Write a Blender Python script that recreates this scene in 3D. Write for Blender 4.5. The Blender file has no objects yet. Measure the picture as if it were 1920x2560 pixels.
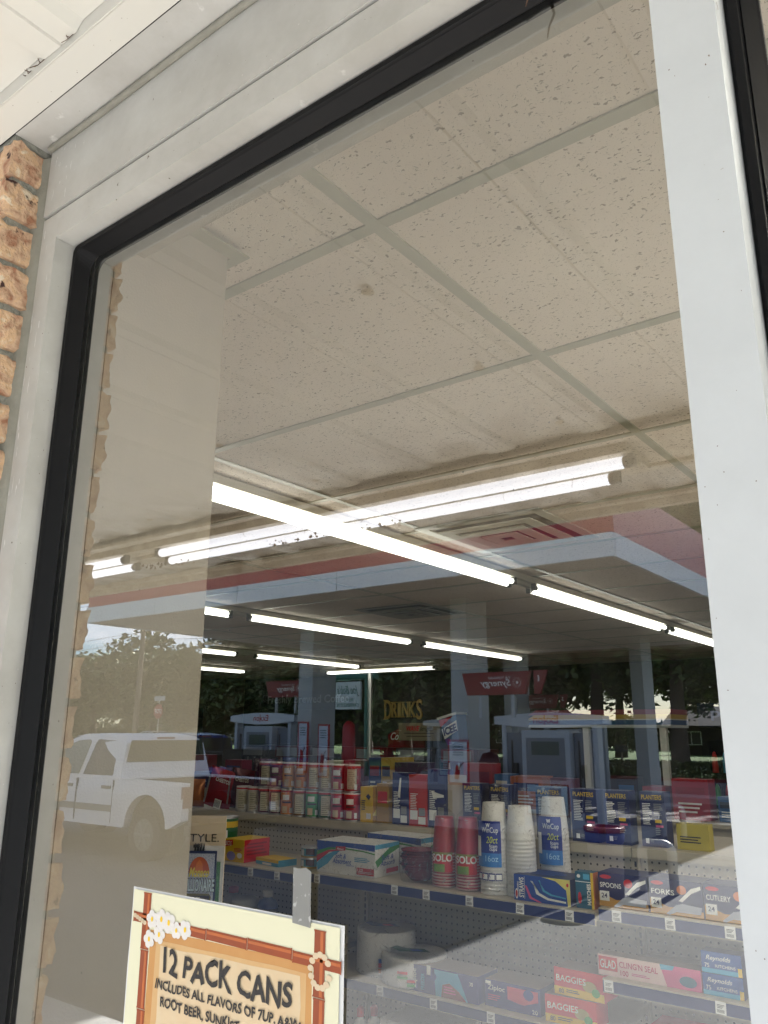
import bpy, math, random
from mathutils import Vector, Matrix, noise as mnoise
random.seed(7)
scene = bpy.context.scene
COL = scene.collection
R = math.radians

# ------------------------------------------------------------------ camera
cam_d = bpy.data.cameras.new("camera")
cam = bpy.data.objects.new("camera", cam_d)
COL.objects.link(cam)
scene.camera = cam
_p, _y, _r = R(15.22), R(37.295), R(0.345)
fw = Vector((-math.sin(_y) * math.cos(_p), math.cos(_y) * math.cos(_p), math.sin(_p)))
rt = Vector((math.cos(_y), math.sin(_y), 0))
up = rt.cross(fw)
rt2 = rt * math.cos(_r) + up * math.sin(_r)
up2 = -rt * math.sin(_r) + up * math.cos(_r)
mw = Matrix.Identity(4)
for i in range(3):
    mw[i][0] = rt2[i]; mw[i][1] = up2[i]; mw[i][2] = -fw[i]
mw[0][3], mw[1][3], mw[2][3] = 0, -0.575, 1.56
cam.matrix_world = mw
cam_d.sensor_fit = 'VERTICAL'
cam_d.sensor_height = 24.0
cam_d.lens = 2024 / 2560 * 24.0
cam_d.clip_start = 0.02
cam_d.clip_end = 2000

# ------------------------------------------------------------------ world, sun, exposure
SUN_EL, SUN_AZ = 29.8, 183.5          # azimuth clockwise from +Y
w = bpy.data.worlds.new("World"); scene.world = w; w.use_nodes = True
nt = w.node_tree; nt.nodes.clear()
out = nt.nodes.new('ShaderNodeOutputWorld'); bg = nt.nodes.new('ShaderNodeBackground')
sky = nt.nodes.new('ShaderNodeTexSky'); sky.sky_type = 'NISHITA'; sky.sun_disc = False
sky.sun_elevation = R(SUN_EL); sky.sun_rotation = R(SUN_AZ); sky.ozone_density = 4.0; sky.dust_density = 0.4
tc = nt.nodes.new('ShaderNodeTexCoord'); mp = nt.nodes.new('ShaderNodeMapping')
mp.inputs['Scale'].default_value = (1.6, 1.6, 5.0)
ns = nt.nodes.new('ShaderNodeTexNoise'); ns.inputs['Scale'].default_value = 2.3; ns.inputs['Detail'].default_value = 8
rp = nt.nodes.new('ShaderNodeValToRGB'); rp.color_ramp.elements[0].position = 0.51; rp.color_ramp.elements[1].position = 0.62
mx = nt.nodes.new('ShaderNodeMix'); mx.data_type = 'RGBA'
mx.inputs[7].default_value = (8.5, 9.1, 10.2, 1)
nt.links.new(tc.outputs['Generated'], mp.inputs[0]); nt.links.new(mp.outputs[0], ns.inputs[0])
nt.links.new(ns.outputs[0], rp.inputs[0]); nt.links.new(rp.outputs[0], mx.inputs[0])
nt.links.new(sky.outputs[0], mx.inputs[6]); nt.links.new(mx.outputs[2], bg.inputs[0])
bg.inputs[1].default_value = 0.06
nt.links.new(bg.outputs[0], out.inputs[0])
sd = bpy.data.lights.new("sun", 'SUN'); sd.energy = 5.0; sd.angle = R(0.5); sd.color = (1.0, 0.97, 0.92)
so = bpy.data.objects.new("sun", sd); COL.objects.link(so)
_el, _az = R(SUN_EL), R(SUN_AZ)
sdir = Vector((math.sin(_az) * math.cos(_el), math.cos(_az) * math.cos(_el), math.sin(_el)))
so.rotation_euler = (-sdir).to_track_quat('-Z', 'Y').to_euler(); so.location = (0, -20, 30)
vs = scene.view_settings
vs.view_transform = 'Standard'; vs.look = 'None'; vs.gamma = 1; vs.use_curve_mapping = False
vs.exposure = 2.48
cy = scene.cycles
cy.max_bounces = 7; cy.diffuse_bounces = 4; cy.glossy_bounces = 3; cy.transmission_bounces = 4; cy.transparent_max_bounces = 10
cy.caustics_reflective = False; cy.caustics_refractive = False
cy.use_denoising = True
cy.sample_clamp_indirect = 8.0

# ------------------------------------------------------------------ materials
def lin(c):
    return c / 12.92 if c <= 0.04045 else ((c + 0.055) / 1.055) ** 2.4
def rgb(h):
    if isinstance(h, (tuple, list)): return tuple(h)
    h = h.lstrip('#'); return tuple(lin(int(h[i:i + 2], 16) / 255) for i in (0, 2, 4))
_M = {}
def M(name, col=None, rough=0.5, metal=0.0, nz=None, bump=None, em=None, spec=None, seed=0.0, coord='Object'):
    """nz=(scale, amount[, second colour]); bump=(scale, strength, distance)"""
    if name in _M: return _M[name]
    m = bpy.data.materials.new(name); m.use_nodes = True
    t = m.node_tree; b = t.nodes['Principled BSDF']
    c = rgb(col)
    b.inputs['Base Color'].default_value = (*c, 1); b.inputs['Roughness'].default_value = rough
    b.inputs['Metallic'].default_value = metal
    if spec is not None: b.inputs['Specular IOR Level'].default_value = spec
    if em: b.inputs['Emission Color'].default_value = (*rgb(em[0]), 1); b.inputs['Emission Strength'].default_value = em[1]
    if nz or bump:
        tcn = t.nodes.new('ShaderNodeTexCoord')
    if nz:
        n = t.nodes.new('ShaderNodeTexNoise'); n.inputs['Scale'].default_value = nz[0]; n.inputs['Detail'].default_value = 6
        n.inputs['Roughness'].default_value = 0.65
        t.links.new(tcn.outputs[coord], n.inputs[0])
        rr = t.nodes.new('ShaderNodeValToRGB'); rr.color_ramp.elements[0].position = 0.35; rr.color_ramp.elements[1].position = 0.68
        c2 = rgb(nz[2]) if len(nz) > 2 else tuple(x * 0.7 for x in c)
        a = nz[1]
        rr.color_ramp.elements[0].color = (*[c[i] * (1 - a) + c2[i] * a for i in range(3)], 1)
        rr.color_ramp.elements[1].color = (*c, 1)
        t.links.new(n.outputs[0], rr.inputs[0]); t.links.new(rr.outputs[0], b.inputs['Base Color'])
    if bump:
        n2 = t.nodes.new('ShaderNodeTexNoise'); n2.inputs['Scale'].default_value = bump[0]; n2.inputs['Detail'].default_value = 4
        bp = t.nodes.new('ShaderNodeBump'); bp.inputs['Strength'].default_value = bump[1]; bp.inputs['Distance'].default_value = bump[2]
        t.links.new(tcn.outputs[coord], n2.inputs[0]); t.links.new(n2.outputs[0], bp.inputs['Height']); t.links.new(bp.outputs[0], b.inputs['Normal'])
    _M[name] = m
    return m

def weather(m, col, spots, streak=None):
    """adds small specks and chalky vertical streaks to a painted metal material"""
    t = m.node_tree; b = t.nodes['Principled BSDF']
    src = b.inputs['Base Color'].links[0].from_socket if b.inputs['Base Color'].links else None
    tcn = t.nodes.new('ShaderNodeTexCoord')
    def mask(scale, lo, hi, st=(1, 1, 1)):
        mpn = t.nodes.new('ShaderNodeMapping'); mpn.inputs['Scale'].default_value = st
        n = t.nodes.new('ShaderNodeTexNoise'); n.inputs['Scale'].default_value = scale; n.inputs['Detail'].default_value = 3
        rr = t.nodes.new('ShaderNodeMapRange'); rr.inputs[1].default_value = lo; rr.inputs[2].default_value = hi
        t.links.new(tcn.outputs['Object'], mpn.inputs[0]); t.links.new(mpn.outputs[0], n.inputs[0]); t.links.new(n.outputs[0], rr.inputs[0])
        return rr.outputs[0]
    def layer(base, fac, c):
        x = t.nodes.new('ShaderNodeMix'); x.data_type = 'RGBA'
        t.links.new(fac, x.inputs[0]); t.links.new(base, x.inputs[6]); x.inputs[7].default_value = (*rgb(c), 1)
        return x.outputs[2]
    s = src
    s = layer(s, mask(spots[0], spots[1], spots[1] + 0.02), spots[2])
    if streak:
        s = layer(s, mask(streak[0], streak[1], streak[1] + 0.1, (1, 1, 0.15)), streak[2])
    t.links.new(s, b.inputs['Base Color'])

alu = M('painted_aluminium', (0.50, 0.50, 0.485), 0.5, 0, nz=(7, 0.8, (0.37, 0.36, 0.34)), bump=(220, 0.08, 0.001))
weather(alu, None, (95, 0.735, (0.12, 0.10, 0.08)), (40, 0.70, (0.72, 0.72, 0.70)))
alu_g = M('mullion_paint', (0.55, 0.575, 0.60), 0.55, 0, nz=(10, 0.5, (0.47, 0.49, 0.51)), bump=(160, 0.1, 0.001))
weather(alu_g, None, (85, 0.74, (0.2, 0.15, 0.11)))
soffit_m = M('white_soffit_metal', (0.60, 0.595, 0.565), 0.45, 0, nz=(5, 0.3, (0.63, 0.61, 0.55)))
weather(soffit_m, None, (150, 0.765, (0.1, 0.05, 0.04)))
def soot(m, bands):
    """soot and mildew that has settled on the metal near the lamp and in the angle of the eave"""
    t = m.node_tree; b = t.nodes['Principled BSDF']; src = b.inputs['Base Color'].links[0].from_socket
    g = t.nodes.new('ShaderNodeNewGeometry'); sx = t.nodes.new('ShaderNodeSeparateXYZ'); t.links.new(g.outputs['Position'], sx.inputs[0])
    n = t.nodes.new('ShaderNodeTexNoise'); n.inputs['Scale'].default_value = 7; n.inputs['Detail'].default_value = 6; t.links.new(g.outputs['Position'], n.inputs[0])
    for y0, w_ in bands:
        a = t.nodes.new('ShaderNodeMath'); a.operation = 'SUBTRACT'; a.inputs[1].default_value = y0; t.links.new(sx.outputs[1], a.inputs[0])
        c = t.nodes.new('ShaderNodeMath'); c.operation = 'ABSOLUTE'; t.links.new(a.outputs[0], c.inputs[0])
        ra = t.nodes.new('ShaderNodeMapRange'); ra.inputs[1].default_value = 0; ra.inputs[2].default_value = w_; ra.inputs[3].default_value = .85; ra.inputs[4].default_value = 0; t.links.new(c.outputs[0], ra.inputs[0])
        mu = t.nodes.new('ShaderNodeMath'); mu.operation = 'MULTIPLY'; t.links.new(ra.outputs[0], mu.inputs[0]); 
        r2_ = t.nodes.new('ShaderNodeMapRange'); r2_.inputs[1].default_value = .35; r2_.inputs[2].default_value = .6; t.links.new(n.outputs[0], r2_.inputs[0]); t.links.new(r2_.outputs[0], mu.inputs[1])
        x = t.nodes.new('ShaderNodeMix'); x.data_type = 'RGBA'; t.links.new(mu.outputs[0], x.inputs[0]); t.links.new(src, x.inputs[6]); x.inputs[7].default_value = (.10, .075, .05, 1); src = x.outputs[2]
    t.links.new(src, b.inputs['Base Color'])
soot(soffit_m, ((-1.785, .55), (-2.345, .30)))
grime_m = M('dirty_white_metal', (0.62, 0.57, 0.47), 0.6, 0, nz=(14, 0.8, (0.22, 0.17, 0.11)))
rubber = M('black_gasket_rubber', (0.008, 0.008, 0.009), 0.45, spec=.12, bump=(60, 0.1, 0.002))
rubber2 = M('dull_black_rubber', (0.004, 0.004, 0.004), 0.7, spec=.1)
seal_m = M('grey_sealant', (0.27, 0.265, 0.23), 0.85, nz=(30, 0.5, (0.17, 0.165, 0.14)), bump=(80, 0.5, 0.004))
mortar_m = M('grey_mortar', (0.36, 0.36, 0.32), 0.95, nz=(60, 0.7, (0.15, 0.15, 0.13)), bump=(180, 0.9, 0.004))
foam_m = M('brown_gap_filler', (0.30, 0.21, 0.13), 0.9, nz=(22, 0.9, (0.16, 0.09, 0.055)), bump=(50, 0.8, 0.006))
dry_m = M('beige_textured_board', (0.44, 0.395, 0.33), 0.85, nz=(6, 0.2), bump=(320, 0.35, 0.002))
tbar_m = M('ceiling_grid_metal', (0.40, 0.38, 0.29), 0.35, nz=(12, 0.25))
white = M('white_paint', (0.78, 0.78, 0.76), 0.5, nz=(3, 0.15))
offwh = M('off_white_metal', (0.62, 0.59, 0.50), 0.5, nz=(8, 0.3))
black = M('black_plastic', (0.01, 0.01, 0.011), 0.4)
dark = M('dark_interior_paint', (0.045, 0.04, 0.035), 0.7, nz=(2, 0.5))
tan = M('tan_wall_paint', (0.34, 0.30, 0.24), 0.8, nz=(3, 0.3))
chrome = M('brushed_steel', (0.75, 0.75, 0.75), 0.38, 0.9)
ink = M('black_ink', (0.012, 0.01, 0.01), 0.5)
tagw = M('paper_tag_white', (0.78, 0.78, 0.77), 0.6)
navy = M('navy_price_channel', '#1c2b63', 0.35, nz=(20, 0.3))
cream = M('cream_shelf_enamel', (0.56, 0.50, 0.37), 0.4, nz=(9, 0.3))
yellowp = M('yellow_print', '#e8c020', 0.45)
redp = M('red_print', '#c81c22', 0.4)
whitep = M('white_print', '#f2f2ee', 0.45)
bluep = M('blue_print', '#1d4fa8', 0.4)
navyp = M('navy_print', '#141c50', 0.4)
greenp = M('green_print', '#3f9a3c', 0.4)
cyanp = M('cyan_print', '#4fa9cf', 0.4)
orangep = M('orange_print', '#d8782a', 0.4)
pinkp = M('pink_print', '#d85a8c', 0.4)
silver = M('tin_silver', (0.6, 0.6, 0.6), 0.3, 1.0)
greyp = M('grey_print', '#8c8c8c', 0.5)

def brick_mat():
    m = bpy.data.materials.new('weathered_orange_brick'); m.use_nodes = True
    t = m.node_tree; b = t.nodes['Principled BSDF']; b.inputs['Roughness'].default_value = 0.9
    tcn = t.nodes.new('ShaderNodeTexCoord'); oi = t.nodes.new('ShaderNodeObjectInfo')
    add = t.nodes.new('ShaderNodeVectorMath'); add.operation = 'ADD'
    mul = t.nodes.new('ShaderNodeVectorMath'); mul.operation = 'SCALE'; mul.inputs[3].default_value = 7.0
    cmb = t.nodes.new('ShaderNodeCombineXYZ')
    for i in range(3): t.links.new(oi.outputs['Random'], cmb.inputs[i])
    t.links.new(cmb.outputs[0], mul.inputs[0]); t.links.new(tcn.outputs['Object'], add.inputs[0]); t.links.new(mul.outputs[0], add.inputs[1])
    def nn(sc, det=5, dist=0.0):
        n = t.nodes.new('ShaderNodeTexNoise'); n.inputs['Scale'].default_value = sc; n.inputs['Detail'].default_value = det
        n.inputs['Distortion'].default_value = dist
        t.links.new(add.outputs[0], n.inputs[0]); return n.outputs[0]
    r1 = t.nodes.new('ShaderNodeValToRGB'); e = r1.color_ramp.elements
    e[0].position = 0.32; e[0].color = (0.36, 0.17, 0.10, 1); e[1].position = 0.5; e[1].color = (0.60, 0.41, 0.28, 1)
    x = e.new(0.58); x.color = (0.66, 0.43, 0.26, 1); x = e.new(0.68); x.color = (0.72, 0.60, 0.46, 1)
    t.links.new(nn(48, 8, 0.5), r1.inputs[0])
    mixd = t.nodes.new('ShaderNodeMix'); mixd.data_type = 'RGBA'
    r2 = t.nodes.new('ShaderNodeMapRange'); r2.inputs[1].default_value = 0.64; r2.inputs[2].default_value = 0.68
    t.links.new(nn(34, 9, 0.2), r2.inputs[0]); t.links.new(r2.outputs[0], mixd.inputs[0])
    t.links.new(r1.outputs[0], mixd.inputs[6]); mixd.inputs[7].default_value = (0.05, 0.022, 0.02, 1)
    t.links.new(mixd.outputs[2], b.inputs['Base Color'])
    bp = t.nodes.new('ShaderNodeBump'); bp.inputs['Strength'].default_value = 1.0; bp.inputs['Distance'].default_value = 0.006
    t.links.new(nn(110, 9), bp.inputs['Height']); t.links.new(bp.outputs[0], b.inputs['Normal'])
    return m
brick_m = brick_mat()

def tile_mat():
    m = bpy.data.materials.new('fissured_ceiling_tile'); m.use_nodes = True
    t = m.node_tree; b = t.nodes['Principled BSDF']; b.inputs['Roughness'].default_value = 0.9
    g = t.nodes.new('ShaderNodeNewGeometry')
    nz = t.nodes.new('ShaderNodeTexNoise'); nz.inputs['Scale'].default_value = 90; nz.inputs['Detail'].default_value = 3
    t.links.new(g.outputs['Position'], nz.inputs[0])
    sub = t.nodes.new('ShaderNodeVectorMath'); sub.operation = 'SCALE'; sub.inputs[3].default_value = 0.020
    t.links.new(nz.outputs['Color'], sub.inputs[0])
    ad = t.nodes.new('ShaderNodeVectorMath'); ad.operation = 'ADD'
    t.links.new(g.outputs['Position'], ad.inputs[0]); t.links.new(sub.outputs[0], ad.inputs[1])
    def vor(scale, st, thr, rnd):
        mpn = t.nodes.new('ShaderNodeMapping'); mpn.inputs['Scale'].default_value = st
        v = t.nodes.new('ShaderNodeTexVoronoi'); v.inputs['Scale'].default_value = scale
        t.links.new(ad.outputs[0], mpn.inputs[0]); t.links.new(mpn.outputs[0], v.inputs[0])
        # random per-cell size so that only some cells carry a fleck
        sx = t.nodes.new('ShaderNodeSeparateColor'); t.links.new(v.outputs['Color'], sx.inputs[0])
        th = t.nodes.new('ShaderNodeMapRange'); th.inputs[1].default_value = rnd; th.inputs[2].default_value = 1.0
        th.inputs[3].default_value = 0.0; th.inputs[4].default_value = thr
        t.links.new(sx.outputs[0], th.inputs[0])
        lt = t.nodes.new('ShaderNodeMath'); lt.operation = 'SUBTRACT'
        t.links.new(th.outputs[0], lt.inputs[0]); t.links.new(v.outputs['Distance'], lt.inputs[1])
        mr = t.nodes.new('ShaderNodeMapRange'); mr.inputs[1].default_value = 0.0; mr.inputs[2].default_value = 0.06
        t.links.new(lt.outputs[0], mr.inputs[0])
        return mr.outputs[0]
    a = vor(225, (0.42, 1.0, 0.0), 0.44, 0.38)
    c = vor(500, (1, 1, 0), 0.38, 0.32)
    mxn = t.nodes.new('ShaderNodeMath'); mxn.operation = 'MAXIMUM'
    t.links.new(a, mxn.inputs[0]); t.links.new(c, mxn.inputs[1])
    big = t.nodes.new('ShaderNodeTexNoise'); big.inputs['Scale'].default_value = 1.6; big.inputs['Detail'].default_value = 5
    t.links.new(g.outputs['Position'], big.inputs[0])
    rr = t.nodes.new('ShaderNodeValToRGB'); rr.color_ramp.elements[0].position = 0.35; rr.color_ramp.elements[1].position = 0.7
    rr.color_ramp.elements[0].color = (0.68, 0.58, 0.50, 1); rr.color_ramp.elements[1].color = (0.80, 0.71, 0.63, 1)
    t.links.new(big.outputs[0], rr.inputs[0])
    mixc = t.nodes.new('ShaderNodeMix'); mixc.data_type = 'RGBA'
    t.links.new(mxn.outputs[0], mixc.inputs[0]); t.links.new(rr.outputs[0], mixc.inputs[6]); mixc.inputs[7].default_value = (0.30, 0.24, 0.18, 1)
    t.links.new(mixc.outputs[2], b.inputs['Base Color'])
    bp = t.nodes.new('ShaderNodeBump'); bp.inputs['Strength'].default_value = 0.5; bp.inputs['Distance'].default_value = 0.002; bp.invert = True
    t.links.new(mxn.outputs[0], bp.inputs['Height']); t.links.new(bp.outputs[0], b.inputs['Normal'])
    return m
tile_m = tile_mat()

def peg_mat():
    m = bpy.data.materials.new('perforated_back_panel'); m.use_nodes = True
    t = m.node_tree; b = t.nodes['Principled BSDF']; b.inputs['Roughness'].default_value = 0.5
    tcn = t.nodes.new('ShaderNodeTexCoord'); sx = t.nodes.new('ShaderNodeSeparateXYZ'); t.links.new(tcn.outputs['Object'], sx.inputs[0])
    def cell(o):
        a = t.nodes.new('ShaderNodeMath'); a.operation = 'DIVIDE'; a.inputs[1].default_value = 0.0254; t.links.new(o, a.inputs[0])
        f = t.nodes.new('ShaderNodeMath'); f.operation = 'FRACT'; t.links.new(a.outputs[0], f.inputs[0])
        s = t.nodes.new('ShaderNodeMath'); s.operation = 'SUBTRACT'; s.inputs[1].default_value = 0.5; t.links.new(f.outputs[0], s.inputs[0])
        p = t.nodes.new('ShaderNodeMath'); p.operation = 'POWER'; p.inputs[1].default_value = 2; t.links.new(s.outputs[0], p.inputs[0])
        return p.outputs[0]
    ad = t.nodes.new('ShaderNodeMath'); t.links.new(cell(sx.outputs[0]), ad.inputs[0]); t.links.new(cell(sx.outputs[2]), ad.inputs[1])
    lt = t.nodes.new('ShaderNodeMath'); lt.operation = 'LESS_THAN'; lt.inputs[1].default_value = 0.0225; t.links.new(ad.outputs[0], lt.inputs[0])
    mixc = t.nodes.new('ShaderNodeMix'); mixc.data_type = 'RGBA'; t.links.new(lt.outputs[0], mixc.inputs[0])
    n = t.nodes.new('ShaderNodeTexNoise'); n.inputs['Scale'].default_value = 5; t.links.new(tcn.outputs['Object'], n.inputs[0])
    rr = t.nodes.new('ShaderNodeValToRGB'); rr.color_ramp.elements[0].color = (0.46, 0.42, 0.33, 1); rr.color_ramp.elements[1].color = (0.60, 0.55, 0.44, 1)
    t.links.new(n.outputs[0], rr.inputs[0]); t.links.new(rr.outputs[0], mixc.inputs[6])
    mixc.inputs[7].default_value = (0.02, 0.018, 0.015, 1)
    t.links.new(mixc.outputs[2], b.inputs['Base Color'])
    return m
peg_m = peg_mat()

def glass_mat(name, refl, tint):
    m = bpy.data.materials.new(name); m.use_nodes = True
    t = m.node_tree; t.nodes.clear()
    o = t.nodes.new('ShaderNodeOutputMaterial'); mixn = t.nodes.new('ShaderNodeMixShader')
    tr = t.nodes.new('ShaderNodeBsdfTransparent'); tr.inputs[0].default_value = (*tint, 1)
    gl = t.nodes.new('ShaderNodeBsdfGlossy'); gl.inputs['Roughness'].default_value = 0.0; gl.inputs[0].default_value = (0.96, 0.98, 1.0, 1)
    fr = t.nodes.new('ShaderNodeFresnel'); fr.inputs[0].default_value = 1.5
    mr = t.nodes.new('ShaderNodeMapRange'); mr.inputs[1].default_value = 0.0; mr.inputs[2].default_value = 1.0
    mr.inputs[3].default_value = refl; mr.inputs[4].default_value = 1.0
    t.links.new(fr.outputs[0], mr.inputs[0]); t.links.new(mr.outputs[0], mixn.inputs[0])
    t.links.new(tr.outputs[0], mixn.inputs[1]); t.links.new(gl.outputs[0], mixn.inputs[2])
    tcn = t.nodes.new('ShaderNodeTexCoord'); mpn = t.nodes.new('ShaderNodeMapping'); mpn.inputs['Scale'].default_value = (1, 1, .35); mpn.inputs['Rotation'].default_value = (0, .5, 0)
    n = t.nodes.new('ShaderNodeTexNoise'); n.inputs['Scale'].default_value = 9; n.inputs['Detail'].default_value = 9; n.inputs['Roughness'].default_value = .7
    t.links.new(tcn.outputs['Object'], mpn.inputs[0]); t.links.new(mpn.outputs[0], n.inputs[0])
    r1 = t.nodes.new('ShaderNodeMapRange'); r1.inputs[1].default_value = .5; r1.inputs[2].default_value = .75; r1.inputs[3].default_value = 0.0; r1.inputs[4].default_value = .035; t.links.new(n.outputs[0], r1.inputs[0])
    v = t.nodes.new('ShaderNodeTexVoronoi'); v.inputs['Scale'].default_value = 26; t.links.new(tcn.outputs['Object'], v.inputs[0])
    r3 = t.nodes.new('ShaderNodeMapRange'); r3.inputs[1].default_value = .028; r3.inputs[2].default_value = .018; r3.inputs[3].default_value = 0; r3.inputs[4].default_value = .45; t.links.new(v.outputs['Distance'], r3.inputs[0])
    mm = t.nodes.new('ShaderNodeMath'); mm.operation = 'MAXIMUM'; t.links.new(r1.outputs[0], mm.inputs[0]); t.links.new(r3.outputs[0], mm.inputs[1])
    df = t.nodes.new('ShaderNodeBsdfDiffuse'); df.inputs[0].default_value = (.4, .4, .38, 1)
    m2 = t.nodes.new('ShaderNodeMixShader'); t.links.new(mm.outputs[0], m2.inputs[0]); t.links.new(mixn.outputs[0], m2.inputs[1]); t.links.new(df.outputs[0], m2.inputs[2]); t.links.new(m2.outputs[0], o.inputs[0])
    return m
glass_out = glass_mat('coated_window_glass', 0.145, (0.97, 0.98, 0.95))
def clear_mat():
    m = bpy.data.materials.new('clear_glass_inner_face'); m.use_nodes = True
    t = m.node_tree; t.nodes.clear()
    o = t.nodes.new('ShaderNodeOutputMaterial'); tr = t.nodes.new('ShaderNodeBsdfTransparent'); tr.inputs[0].default_value = (0.97, 0.985, 0.97, 1)
    t.links.new(tr.outputs[0], o.inputs[0]); return m
glass_in = clear_mat()
def wrap_mat():
    m = bpy.data.materials.new('clear_plastic_wrap'); m.use_nodes = True
    t = m.node_tree; t.nodes.clear()
    o = t.nodes.new('ShaderNodeOutputMaterial'); mixn = t.nodes.new('ShaderNodeMixShader')
    tr = t.nodes.new('ShaderNodeBsdfTransparent'); tr.inputs[0].default_value = (0.93, 0.93, 0.93, 1)
    pb = t.nodes.new('ShaderNodeBsdfPrincipled'); pb.inputs['Base Color'].default_value = (0.9, 0.9, 0.9, 1); pb.inputs['Roughness'].default_value = 0.12
    tcn = t.nodes.new('ShaderNodeTexCoord'); n = t.nodes.new('ShaderNodeTexNoise'); n.inputs['Scale'].default_value = 28; n.inputs['Detail'].default_value = 3; n.inputs['Distortion'].default_value = 2
    bp = t.nodes.new('ShaderNodeBump'); bp.inputs['Strength'].default_value = 1.0; bp.inputs['Distance'].default_value = 0.02
    t.links.new(tcn.outputs['Object'], n.inputs[0]); t.links.new(n.outputs[0], bp.inputs['Height']); t.links.new(bp.outputs[0], pb.inputs['Normal'])
    mr = t.nodes.new('ShaderNodeMapRange'); mr.inputs[1].default_value = 0.56; mr.inputs[2].default_value = 0.74; mr.inputs[3].default_value = 0.01; mr.inputs[4].default_value = 0.35
    t.links.new(n.outputs[0], mr.inputs[0]); t.links.new(mr.outputs[0], mixn.inputs[0])
    t.links.new(tr.outputs[0], mixn.inputs[1]); t.links.new(pb.outputs[0], mixn.inputs[2]); t.links.new(mixn.outputs[0], o.inputs[0])
    return m
wrap_m = wrap_mat()
def tape_mat():
    m = bpy.data.materials.new('translucent_grey_tape'); m.use_nodes = True
    t = m.node_tree; b = t.nodes['Principled BSDF']; b.inputs['Roughness'].default_value = 0.5
    tcn = t.nodes.new('ShaderNodeTexCoord'); n = t.nodes.new('ShaderNodeTexNoise'); n.inputs['Scale'].default_value = 130; n.inputs['Detail'].default_value = 1
    t.links.new(tcn.outputs['Object'], n.inputs[0])
    rr = t.nodes.new('ShaderNodeValToRGB'); rr.color_ramp.elements[0].position = 0.64; rr.color_ramp.elements[1].position = 0.67
    rr.color_ramp.elements[0].color = (0.26, 0.26, 0.25, 1); rr.color_ramp.elements[1].color = (0.5, 0.5, 0.49, 1)
    t.links.new(n.outputs[0], rr.inputs[0]); t.links.new(rr.outputs[0], b.inputs['Base Color']); b.inputs['Alpha'].default_value = 0.8
    return m
tape_m = tape_mat()

# ------------------------------------------------------------------ mesh helpers
_FONT = {}
def glyphs(body, shear=0.0, bold=0.0, sp=1.0):
    k = (body, shear, bold, sp)
    if k in _FONT: return _FONT[k]
    cu = bpy.data.curves.new('t', 'FONT'); cu.body = body; cu.shear = shear; cu.offset = bold; cu.resolution_u = 3; cu.space_character = sp
    o = bpy.data.objects.new('t', cu); COL.objects.link(o)
    dg = bpy.context.evaluated_depsgraph_get()
    me = bpy.data.meshes.new_from_object(o.evaluated_get(dg))
    vs_ = [(v.co.x, v.co.y) for v in me.vertices]; fs = [tuple(p.vertices) for p in me.polygons]
    bpy.data.objects.remove(o); bpy.data.curves.remove(cu); bpy.data.meshes.remove(me)
    x0 = min(v[0] for v in vs_); x1 = max(v[0] for v in vs_); y0 = min(v[1] for v in vs_); y1 = max(v[1] for v in vs_)
    vs_ = [((x - x0) / (x1 - x0), (y - y0) / (y1 - y0)) for x, y in vs_]
    _FONT[k] = (vs_, fs); return _FONT[k]

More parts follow.
